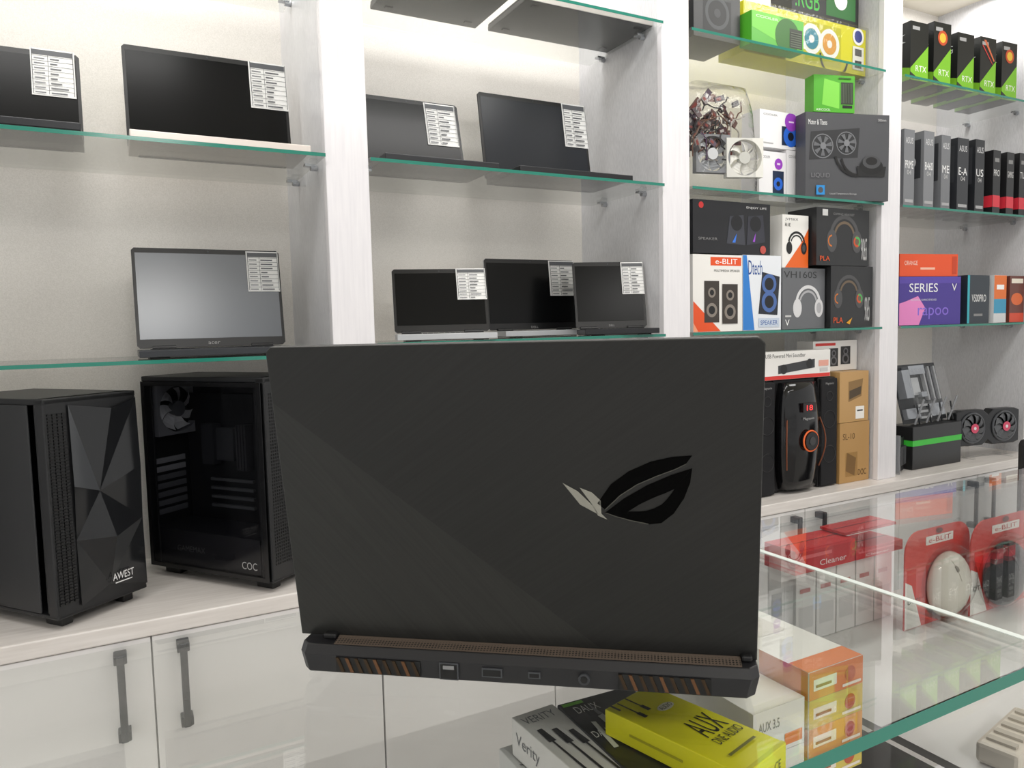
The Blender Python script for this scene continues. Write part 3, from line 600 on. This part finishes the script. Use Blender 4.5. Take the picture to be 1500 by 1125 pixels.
# ------------------------------------------------------------------ glass counters
ZG, ZI = 1.13, .985
Y0, Y1 = .302, .715
def counter(label, x0, x1, shelfmat):
    t = T('display_counter', label, 'counter', ((x0+x1)/2,(Y0+Y1)/2,0), 0, 'glass display counters')
    t.part('glass_top', MB().box(x0,x1,Y0,Y1,ZG-.010,ZG,M_glass,edge=M_shelfglass,front=M_edge), True)
    t.part('front_pane', MB().box(x0+.012,x1-.012,Y0+.008,Y0+.013,.66,ZG-.0105,M_pane), True)
    t.part('back_pane', MB().box(x0+.012,x1-.012,Y1-.013,Y1-.008,.66,ZG-.0105,M_pane), True)
    for x in (x0+.002,x1-.007): t.part('end_pane', MB().box(x,x+.005,Y0+.014,Y1-.014,.66,ZG-.0105,M_pane), True)
    t.part('inner_shelf', MB().box(x0+.008,x1-.008,Y0+.014,Y1-.014,ZI-.008,ZI,shelfmat), True)
    t.part('cabinet_base', MB().box(x0,x1,Y0,Y1,.0,.655,M_door), True)
    return t
counter('glass topped display counter under the big dark laptop', -.95, .652, M_pane)
counter('second glass counter at right with mouse packs and white shelf inside', .656, 2.2, cm('DCDCD9',.3))
tr = MB().box(.6505,.6575,Y0+.002,Y1,ZG+.0003,ZG+.0012,cm('D8E0DC',.3)).build('joint_strip')
tag(tr, 'thin pale strip covering the joint between the two glass counters', 'strip')
# contents of the near counter
def flat(label, o, u, W, L, h, col, top=(), side=(), end=(), group=None, name='cable_box', turned=False):
    """box lying flat; o = far left top corner, u = direction of its length, W to the left of u"""
    u = V((u.x,u.y,0)).normalized(); wv = V((-u.y,u.x,0)); zt = o.z
    rz = math.atan2(u.y,u.x); cen = o+u*L/2+wv*W/2
    t = T(name, label, 'box', (cen.x,cen.y,zt-h), rz, group)
    t.part('carton', MB().box(-L/2,L/2,-W/2,W/2,.0004,h-.0004,cm(col,.35)), bevel=.0008)
    if top:
        if turned: t.part('printed_top', MB().art(V((L/2,-W/2,h-.0004)), Y_*W, -X_*L, top))
        else: t.part('printed_top', MB().art(V((-L/2,-W/2,h-.0004)), X_*L, Y_*W, top))
    if side: t.part('printed_side', MB().art(V((-L/2,-W/2,0)), X_*L, Z_*h, side))
    if end: t.part('printed_end', MB().art(V((L/2,-W/2,0)), Y_*W, Z_*h, end))
    return t
GA = 'cable boxes piled inside the counter'
za = 1.068
o = onZ(816,1032,za); d_ = onZ(915,1125,za)-o
flat('black cable box with white cable picture and green lettering, under the yellow box', o, d_, .075, .16, .038, '1E2022',
 [('t','DAUX',.04,.62,.30,.68,'F0F0F0'),('t','DAUX',.12,.86,.42,.93,'F0F0F0'),('r',.03,.95,.3,.98,'7AC83A'),('p',[(.1,.5),(.16,.5),(.2,.75),(.15,.76)],'D8DADC'),('p',[(.3,.42),(.42,.44),(.36,.8),(.28,.79)],'C8CACC'),('p',[(.3,.8),(.36,.8),(.33,.9),(.31,.9)],'8A8C90'),('p',[(.5,.4),(.56,.4),(.52,.7),(.48,.7)],'8A8C90'),('t','OFC LIGHT CABLE',.5,.2,.9,.24,'B0B0B0')],[('t','AUX CABLE',.1,.3,.4,.6,'D0D0D0')],group=GA,turned=True)
o2 = V((o.x,o.y,za-.0385))
flat('dark cable box beneath the black cable box', o2, d_, .075, .16, o2.z-ZI-.0005, '33363A', [], [('t','CABLE',.1,.3,.4,.6,'D0D0D0')],group=GA)
za = 1.066; o = onZ(749,1050,za); d_ = onZ(835,1125,za)-o
flat('white box with three black audio plugs on it, pushed to the left', o, d_, .042, .15, .034, 'E9E7E3',
 [('t','VERITY',.1,.88,.85,.95,'7A7C80'),('p',[(.2,.3),(.26,.3),(.24,.72),(.2,.72)],'2A2A2C'),('p',[(.14,.66),(.3,.66),(.28,.8),(.16,.8)],'2A2A2C'),('p',[(.45,.25),(.51,.25),(.5,.68),(.46,.68)],'2A2A2C'),('p',[(.4,.6),(.56,.6),(.54,.76),(.42,.76)],'2A2A2C'),('p',[(.7,.2),(.76,.2),(.75,.62),(.71,.62)],'2A2A2C'),('p',[(.65,.55),(.81,.55),(.79,.7),(.67,.7)],'2A2A2C'),('r',.5,.03,.95,.16,'5AA8D8')],[('t','Verity',.05,.3,.3,.7,'77787C')],group=GA,turned=True)
flat('pale grey box under the white audio plug box', V((.276,.560,1.0312)), V((.0,-1,0)), .04, .15, 1.0312-ZI-.0005, 'D8D8D6', [('t','A4',.2,.1,.4,.5,'8A8A8C')],[('t','A4',.2,.3,.5,.7,'8A8A8C')],group=GA)
za = 1.0905; o = onZ(886,1038,za); d_ = onZ(1058,1120,za)-o
flat('bright yellow audio cable box on top of the pile', o, d_, .058, .125, .022, 'EFE81E',
 [('r',0,.0,1,.03,'D8D010'),('t','AUX',.38,.34,.88,.54,'23240E'),('t','DNE AUDIO',.36,.25,.92,.32,'23240E'),('c',.64,.74,.16,'F4F2E0',.5),('t','AUDIO',.52,.72,.76,.76,'333333'),('r',.2,.80,.23,.98,'44451A'),('r',.38,.84,.41,.99,'44451A'),('r',.18,.74,.25,.81,'111111'),('r',.36,.78,.43,.85,'111111'),('r',.06,.9,.1,.98,'111111'),('r',.2,.14,.8,.16,'77761A')],
 [('r',.2,.4,.6,.5,'B8B216')],[('c',.2,.5,.06,'44451A'),('t','CE',.7,.3,.85,.6,'44451A'),('r',.3,.3,.6,.36,'77761A')],group=GA,turned=True)
GS = 'orange and white boxes stacked inside the counter'
hh = (1.09-ZI)/4
for i in range(4):
    z0 = ZI+i*hh
    t = T('cable_box', ['lowest','second lowest','third from bottom','topmost'][i]+' orange and white box of the four high stack in the counter', 'box', (.556,.53,z0+.0004), 0, GS)
    c_ = ['D8C45A','DE9A58','D8BC62','E0824A'][i]
    t.part('carton', MB().box(-.036,.036,-.095,.095,.0002,hh-.0004,cm('EFEDE8',.35)))
    t.part('printed_front', MB().art(V((-.036,-.095,0)), X_*.072, Z_*hh, [('r',0,0,1,1,c_),('r',.08,.3,.5,.7,'F0E6DA'),('c',.75,.5,.1,'C05A3A'),('r',.12,.4,.4,.5,'A06040'),('r',.6,.1,.95,.2,'F0E6DA')]))
    t.part('printed_side', MB().art(V((-.036,.095,0)), -Y_*.19, Z_*hh, [('r',.7,0,1,1,c_),('t','USB CABLE',.1,.3,.5,.7,'8A8A8A')]))
    t.part('printed_top', MB().art(V((-.036,-.095,hh-.0004)), X_*.072, Y_*.19, [('r',0,0,1,.12,'E0824A'),('r',.2,.4,.8,.8,'D8D4CC'),('c',.5,.6,.2,'E0A878')]))
for i in range(2):
    h2 = .042; z0 = ZI+i*h2
    t = T('earphone_box', ['lower','upper'][i]+' white box with coiled cable picture beside the yellow box', 'box', (.486,.517,z0+.0004), 0, 'white earphone boxes in the counter')
    t.part('carton', MB().box(-.031,.031,-.08,.08,.0002,h2-.0004,cm('EDEBE6',.35)))
    t.part('printed_top', MB().art(V((-.031,-.08,h2-.0004)), X_*.062, Y_*.16, [('r',.0,.0,1,.08,'F0EEE8'),('c',.4,.25,.2,'6FA886'),('c',.4,.25,.12,'D8E8DC'),('g',.55,.55,.18,.22,'3A3A3C'),('p',[(.4,.7),(.48,.68),(.72,.88),(.66,.9)],'3A3A3C'),('p',[(.66,.9),(.72,.88),(.8,.95),(.76,.96)],'C8A040')]))
    t.part('printed_front', MB().art(V((-.031,-.08,0)), X_*.062, Z_*h2, [('t','AUX 3.5',.1,.55,.5,.75,'8A8A8A'),('r',.6,.1,.95,.35,'E8843A'),('r',.1,.15,.4,.2,'AAAAAA')]))
# second counter: red boxes, white boxes, mouse packs
RB = 'red boxes in the right counter'
YR = .635
ztw = onY(1230,828,YR).z
A = onY(1165,815,YR).x; B = onY(1322,815,YR).x
nW = 5; ww = (B-A-.02)/nW
for i in range(nW):
    t = T('white_carton', ['first','second','third','fourth','fifth'][i]+' white upright box under the red boxes, counting from the laptop', 'box', (A+.01+ww*(i+.5),YR+.03,ZI+.0005), 0, 'white boxes under the red boxes')
    t.part('carton', MB().box(-ww/2+.001,ww/2-.001,-.022,.025,0,ztw-ZI-.0015,cm('EAE8E6',.4)), bevel=.0008)
    t.part('printed_front', MB().art(V((-ww/2,-.022,0)), X_*ww, Z_*(ztw-ZI-.001), [('r',.15,.2,.85,.5,'D6D4D3'),('r',.2,.7,.7,.76,'C88A8A')]))
r1 = carton('long red cleaner box lying on white boxes, nearer the laptop',1165,798,1252,828,YR,.05,ztw,'C8202A',[('t','Cleaner',.4,.18,.85,.42,'F6E8E8'),('r',.05,.6,.6,.75,'E86A70'),('r',0,.9,1,1,'E03038')],group=RB,name='cleaner_box')
r2 = carton('red cleaner box lying next to the mouse packs',1254,798,1322,828,YR,.05,ztw,'CC222C',[('t','Cleaner',.2,.18,.7,.42,'F6E8E8'),('r',.05,.6,.8,.75,'E86A70')],group=RB,name='cleaner_box')
carton('red cleaner box lying on top of the other two',1238,770,1312,797,YR+.01,.04,max(r1.zt,r2.zt),'C61E28',[('r',.1,.3,.6,.5,'F0B0B4'),('r',.7,.2,.9,.7,'E86068')],group=RB,name='cleaner_box',zmax=ZG-.013)
def mouse_pack(lb, x0, x1, y0, y1, Y, col, mcol, tx, dark):
    A = onY(x0,(y0+y1)/2,Y).x; B = onY(x1,(y0+y1)/2,Y).x; zt = min(onY((x0+x1)/2,y0,Y).z, ZG-.014); w = B-A; h = zt-ZI
    t = T('mouse_pack', lb, 'mouse pack', ((A+B)/2,Y,ZI+.0005), 0, 'hanging mouse packs in the counter')
    c = MB(); r = w*.2; pts = [(-w/2,0),(w/2,0)]
    for i in range(7): a = R_(15*i); pts.append((w/2-r+r*math.cos(a),h-r+r*math.sin(a)))
    for i in range(7): a = R_(90+15*i); pts.append((-w/2+r+r*math.cos(a),h-r+r*math.sin(a)))
    c.prism(pts, V((0,0,0)), X_, Z_, -Y_, .002, cm(col,.3))
    t.part('backing_card', c)
    a = [('p',[(.0,.0),(.25,.0),(.1,.45),(0,.5)],'F0EDE8'),('r',.3,.83,.72,.92,'F4F0EA'),('t','e-BLIT',.34,.85,.68,.9,'C8281E'),('t',tx,.04,.26,.22,.31,'2A2A2A'),('c',.5,.96,.05,'6A1A14',.5),('r',.82,.06,.96,.24,'F0EDE8')]
    t.part('printed_front', MB().art(V((-w/2,0,0)), X_*w, Z_*h, a))
    M = Matrix.Rotation(R_(90),4,'X') @ Matrix.Rotation(R_(16),4,'Z')
    mx_ = -.04 if dark else .1
    mc = V((w*mx_,-.004,h*.38)); mm = MB(); mm.ell(mc, w*.30, h*.35, .022, cm(mcol,.22), M, zmin=-.1, n=32, k=18)
    mo = t.part('mouse', mm, smooth=True)
    Mo = Matrix.Translation(mc) @ M; sm = '34363A' if dark else 'CFC7BA'
    def surf(x, y): return .022*math.sqrt(max(0,1-(x/(w*.30))**2-(y/(h*.35))**2))+.0002
    k = MB()
    pts = [Mo @ V((0,h*(.08+.022*i),surf(0,h*(.08+.022*i)))) for i in range(11)]; k.tube(pts,.0004,sm,n=6)
    t.part('button_seam', k, parent=mo)
    k = MB(); yy = h*.2; k.cyl(Mo @ V((-.002,yy,surf(0,yy)-.004)), Mo @ V((.002,yy,surf(0,yy)-.004)), .0055, '5A5C60' if dark else '8F897E', n=16)
    t.part('scroll_wheel', k, parent=mo)
    bl = MB(); bl.ell(V((w*mx_,-.003,h*.41)), w*.38, h*.40, .029, M_blister, M, zmin=-.05, n=28, k=14)
    t.part('clear_blister', bl, smooth=True)
mouse_pack('red mouse pack holding a pale beige mouse',1326,1420,756,888,.60,'D8362A','EEE8DD','DT-01',False)
mouse_pack('red mouse pack holding a dark grey mouse, at right edge',1422,1516,750,895,.585,'D4332A','1E2024','DT-21',True)
t = T('adapter', 'pale ribbed plastic adapter lying in the counter, bottom right corner', 'adapter', (.735,.375,ZI+.0015), R_(10))
t.part('housing', MB().box(-.05,.05,-.018,.018,0,.02,cm('D8D0C0',.4)), bevel=.004)
for i in range(5): t.part('rib', MB().box(-.04+i*.018,-.032+i*.018,-.012,.012,.0201,.0225,'B8B0A0'))
# black chair in the aisle, right edge
cp = onY(1500,655,1.32)
t = T('office_chair', 'black padded chair in the aisle, barely visible at right edge', 'chair', (cp.x+.18,1.30,.0), 0)
zb = cp.z+.03
t.part('backrest', MB().box(-.21,.21,-.02,.03,zb-.45,zb,cm('121214',.6)), bevel=.02)
t.part('seat', MB().box(-.23,.23,-.28,.16,.44,.50,cm('141416',.6)), bevel=.02)
t.part('back_support', MB().box(-.03,.03,.032,.045,.40,zb-.15,'202022').box(-.03,.03,-.05,.045,.42,.438,'202022'))
t.part('gas_column', MB().cyl((0,-.06,.08),(0,-.06,.44),.025,'2A2A2C'))
for i in range(5):
    a = i*2*math.pi/5; e = V((.24*math.cos(a),-.06+.24*math.sin(a),.06))
    l = t.part('leg', MB().cyl((0,-.06,.09),e,.02,'1A1A1C',r1=.013))
    t.part('caster', MB().cyl(e+V((0,-.012,-.033)),e+V((0,.012,-.033)),.026,'101012'), parent=l)
# ------------------------------------------------------------------ the big laptop
q1 = onZ(445,986,ZG+.005); q2 = onZ(1108,1029,ZG+.005)
LX = (q1+q2)/2; LX.z = ZG; lrz = math.atan2(q2.y-q1.y, q2.x-q1.x)
t = T('gaming_laptop', 'large dark gaming laptop standing open on the glass, seen from behind', 'laptop', LX, lrz)
Li = t.I; L3 = Li.to_3x3()
def loc(px, py, o, n):
    c = Li @ CAM; d = L3 @ ray(px,py); return c+d*((o-c).dot(n)/d.dot(n))
lean = R_(9)
H0 = V((0,.022,.033)); su = V((0,-math.sin(lean),math.cos(lean))); nb = V((0,-math.cos(lean),-math.sin(lean)))
PB = H0+nb*.0045
def lid(px,py):
    q = loc(px,py,PB,nb)-PB; return (q.x, q.dot(su))
bl, br, tl, tr = lid(441,931), lid(1113,971), lid(389,508), lid(1118,495)
xl = (bl[0]+tl[0])/2; xr = (br[0]+tr[0])/2; st = (tl[1]+tr[1])/2
n1, n2 = lid(868,951), lid(896,963)
s0 = max(bl[1], -.004); s1 = min(max(br[1],-.005),s0-.002)
mt = bpy.data.materials.new('brushed_lid'); mt.use_nodes = True; nt = mt.node_tree; bs = nt.nodes['Principled BSDF']; LK = nt.links.new
tc = nt.nodes.new('ShaderNodeTexCoord')
def brushed(ang):
    mp = nt.nodes.new('ShaderNodeMapping'); mp.inputs['Rotation'].default_value = (0,R_(ang),0); mp2 = nt.nodes.new('ShaderNodeMapping'); mp2.inputs['Scale'].default_value = (8,8,420)
    no = nt.nodes.new('ShaderNodeTexNoise'); no.inputs['Scale'].default_value = 1.0; no.inputs['Detail'].default_value = 4
    LK(tc.outputs['Object'],mp.inputs['Vector']); LK(mp.outputs['Vector'],mp2.inputs['Vector']); LK(mp2.outputs['Vector'],no.inputs['Vector']); return no.outputs['Fac']
b1 = brushed(35); b2 = brushed(-50)
sx = nt.nodes.new('ShaderNodeSeparateXYZ'); LK(tc.outputs['Object'],sx.inputs[0])
cq = lid(700,815); cval = cq[0]*.79 + PB.z + cq[1]*math.cos(lean)
ma = nt.nodes.new('ShaderNodeMath'); ma.operation='MULTIPLY_ADD'; ma.inputs[1].default_value=.79; LK(sx.outputs['X'],ma.inputs[0]); LK(sx.outputs['Z'],ma.inputs[2])
gt = nt.nodes.new('ShaderNodeMath'); gt.operation='GREATER_THAN'; LK(ma.outputs[0],gt.inputs[0]); gt.inputs[1].default_value=cval
mx = nt.nodes.new('ShaderNodeMix'); mx.data_type='FLOAT'; LK(gt.outputs[0],mx.inputs['Factor']); LK(b2,mx.inputs['A']); LK(b1,mx.inputs['B'])
def ramp(c0,c1):
    cr = nt.nodes.new('ShaderNodeValToRGB'); cr.color_ramp.elements[0].position=.25; cr.color_ramp.elements[1].position=.75
    cr.color_ramp.elements[0].color=rgb(c0); cr.color_ramp.elements[1].color=rgb(c1); LK(mx.outputs['Result'],cr.inputs['Fac']); return cr
cr = ramp('20201F','282827'); cr2 = ramp('282827','31312F')
mc_ = nt.nodes.new('ShaderNodeMix'); mc_.data_type='RGBA'; LK(gt.outputs[0],mc_.inputs['Factor']); LK(cr2.outputs['Color'],mc_.inputs[6]); LK(cr.outputs['Color'],mc_.inputs[7]); LK(mc_.outputs[2],bs.inputs['Base Color'])
bp = nt.nodes.new('ShaderNodeBump'); bp.inputs['Strength'].default_value=.12; bp.inputs['Distance'].default_value=.0006; LK(mx.outputs['Result'],bp.inputs['Height']); LK(bp.outputs['Normal'],bs.inputs['Normal'])
rm = nt.nodes.new('ShaderNodeMath'); rm.operation='MULTIPLY_ADD'; rm.inputs[1].default_value=.08; rm.inputs[2].default_value=.36; LK(gt.outputs[0],rm.inputs[0]); LK(rm.outputs[0],bs.inputs['Roughness'])
bs.inputs['Metallic'].default_value=.3
M_lid = mt
k = MB(); r = .004
k.prism([(xl,s0),(n1[0],s0),(n2[0],s1),(xr,s1),(xr,st-r),(xr-r,st),(xl+r,st),(xl,st-r)], PB, X_, su, nb, .0075, M_lid)
t.part('lid', k, bevel=.001)
k = MB(); k.prism([(xl+.008,s0+.02),(xr-.008,s0+.02),(xr-.008,st-.01),(xl+.008,st-.01)], PB-nb*.0082, X_, su, nb, .0004, cm('16171A',.25)); t.part('screen', k)
# emblem
em = MB()
def epoly(pts, mt_, off=.0004): em.face([PB+nb*off+X_*a+su*b for a,b in (lid(*p) for p in pts)], mt_)
def estrip(A_, B_, mt_, off=.0004):
    a = [PB+nb*off+X_*q[0]+su*q[1] for q in (lid(*p) for p in A_)]; b = [PB+nb*off+X_*q[0]+su*q[1] for q in (lid(*p) for p in B_)]
    N = len(a); em.add(a+b, [(i,i+1,N+i+1,N+i) for i in range(N-1)], mt_)
M_em = cm('000000', .5, 0, 0, .06); M_em2 = cm('A09F96', .25, .5); M_em3 = cm('5A5A55', .2, .7)
estrip([(875,737),(895,709),(921,690),(953,676),(985,669),(1014,667)],[(886,746),(908,725),(933,709),(961,697),(988,687),(1005,679)],M_em)
estrip([(886,751),(914,730),(947,711),(982,696),(1013,686)],[(920,749),(938,738),(957,729),(975,722),(988,716)],M_em)
estrip([(1014,685),(1011,707),(1002,730),(987,752),(969,766)],[(988,716),(984,722),(977,731),(969,739),(957,745)],M_em)
estrip([(969,766),(950,768),(925,763),(903,757),(886,751)],[(957,745),(947,748),(936,749),(928,749),(920,749)],M_em)
estrip([(886,746),(908,725),(933,709),(961,697),(988,687),(1005,679)],[(886.5,747),(908.6,726.2),(933.5,710.2),(961.3,698.2),(988.3,688),(1005,680)],M_em3,.0005)
estrip([(950,768),(925,763),(903,757),(886,751)],[(950,766.6),(925,761.6),(903,755.8),(888,750.6)],M_em3,.0006)
epoly([(824,707),(846,719),(869,741),(878,754),(850,739)],M_em2); epoly([(849,714),(867,721),(880,733),(881,752),(890,761),(876,755),(867,738)],M_em2)
t.part('emblem', em, label='glossy black and silver eye shaped emblem')
# base
def outl(x0,x1,y0,y1,c,z): return [V(p) for p in ((x0+c,y0,z),(x1-c,y0,z),(x1,y0+c,z),(x1,y1-c,z),(x1-c,y1,z),(x0+c,y1,z),(x0,y1-c,z),(x0,y0+c,z))]
rl = loc(436,960,V((0,0,0)),Y_).x; rrx = loc(1115,1000,V((0,0,0)),Y_).x
D_ = .262
HB = .0275
k = MB(); k.loft([outl(rl+.010,rrx-.010,.008,D_-.012,.01,.0035),outl(rl+.003,rrx-.003,.001,D_-.003,.006,.007),outl(rl,rrx,0,D_,.006,.021),outl(rl+.001,rrx-.001,.004,D_-.001,.006,HB)], cm('1F1F22',.42))
t.part('base', k, bevel=.0008)
mtp = bpy.data.materials.new('perforated_vent'); mtp.use_nodes=True; nt=mtp.node_tree; bs=nt.nodes['Principled BSDF']
tc=nt.nodes.new('ShaderNodeTexCoord'); vo=nt.nodes.new('ShaderNodeTexVoronoi'); vo.inputs['Scale'].default_value=420; vo.inputs['Randomness'].default_value=0
cr=nt.nodes.new('ShaderNodeValToRGB'); cr.color_ramp.elements[0].color=rgb('0A0A0A'); cr.color_ramp.elements[1].color=rgb('665A50'); cr.color_ramp.elements[0].position=.25; cr.color_ramp.elements[1].position=.4
nt.links.new(tc.outputs['Object'],vo.inputs['Vector']); nt.links.new(vo.outputs['Distance'],cr.inputs['Fac']); nt.links.new(cr.outputs['Color'],bs.inputs['Base Color'])
sl = MB(); sl.add([V((rl+.028,.0045,HB+.0002)),V((rrx-.012,.0045,HB+.0002)),V((rrx-.012,.0165,HB+.0022)),V((rl+.028,.0165,HB+.0022)),V((rl+.028,.030,HB+.0002)),V((rrx-.012,.030,HB+.0002))],[(0,1,2,3),(3,2,5,4),(0,3,4),(1,5,2),(0,4,5,1)],mtp); t.part('perforated_vent_strip', sl)
for x0,x1 in ((rl+.016,rl+.027),(rrx-.0115,rrx-.004)): t.part('hinge', MB().box(x0,x1,.012,.034,HB+.0002,HB+.005,'19191A'), bevel=.0015)
def rear(px,py):
    q = loc(px,py,V((0,-.0003,0)),Y_); return q.x, q.z
def vent(xa,xb,py):
    x0 = rear(xa,py)[0]; x1 = rear(xb,py)[0]
    k = MB(); k.box(x0,x1,-.0008,.002,.0085,.0200,'050505'); n_ = 9; st_ = (x1-x0)/n_
    for i in range(n_):
        x = x0+i*st_; k.prism([(x,.0197),(x+st_*.34,.0197),(x+st_*.95,.0088),(x+st_*.6,.0088)], V((0,-.0016,0)), X_, Z_, -Y_, .0008, cm('6E4C32',.35,.5) if i%3==1 else cm('42311F',.4,.5))
    t.part('exhaust_vent', k, label='slatted exhaust vent with copper toned fins')
vent(493,616,980); vent(906,1042,1010)
def port(name, xa, xb, py, z0, z1, rim='4C4E52'):
    x0 = rear(xa,py)[0]; x1 = rear(xb,py)[0]; k = MB(); k.box(x0-.0009,x1+.0009,-.0012,.001,z0-.0009,z1+.0009,rim); k.box(x0,x1,-.0016,.001,z0,z1,'050505'); return t.part(name, k)
po = port('network_port',646,670,988,.0085,.0195)
x0 = rear(650,988)[0]; x1 = rear(666,988)[0]; t.part('contact', MB().box(x0,x1,-.002,-.0012,.016,.0188,cm('9A9A9C',.3,.6)), parent=po)
port('video_port',708,734,992,.0125,.0172); port('usb_port',776,790,998,.0135,.0163)
x = rear(856,1008)[0]; t.part('power_port', MB().cyl((x,-.002,.0145),(x,.001,.0145),.0042,'3A3C40').cyl((x,-.0024,.0145),(x,.001,.0145),.0026,'030303'))
k = MB(); w_ = rrx-rl-.06
for i in range(15):
    for j in range(5): k.box(rl+.03+i*w_/15+.001,rl+.03+(i+1)*w_/15-.001,.06+j*.019,.077+j*.019,HB+.0002,HB+.002,'101012')
t.part('keyboard', k)
t.part('touchpad', MB().box(-.055,.055,.175,.245,HB+.0001,HB+.0005,'242426'))
for x in (rl+.05,rrx-.05):
    for y in (.03,.23): t.part('rubber_foot', MB().box(x-.02,x+.02,y-.006,y+.006,0.0003,.0034,'0A0A0A'))
# ------------------------------------------------------------------ light
wd = bpy.data.worlds.new('world'); S.world = wd; wd.use_nodes = True
bg = wd.node_tree.nodes['Background']; bg.inputs['Color'].default_value = (1,.99,.97,1); bg.inputs['Strength'].default_value = .8
def area(x,y,z,sx,sy,e,rx=0,col=(1,.985,.965)):
    l = bpy.data.lights.new('lamp','AREA'); l.shape='RECTANGLE'; l.size=sx; l.size_y=sy; l.energy=e; l.color=col
    o = bpy.data.objects.new('ceiling_lamp', l); C.objects.link(o); o.location=(x,y,z); o.rotation_euler=(rx,0,0)
for x in (-.2,1.1,2.4): area(x,1.1,2.72,.9,.25,8.5,R_(12))
area(.2,-1.5,2.72,.5,.5,26,R_(14)); area(1.7,-.9,2.72,1.2,.3,12,R_(10))
for a,b in BAYS: area((a+b)/2,1.9,2.735,b-a-.1,.12,5)
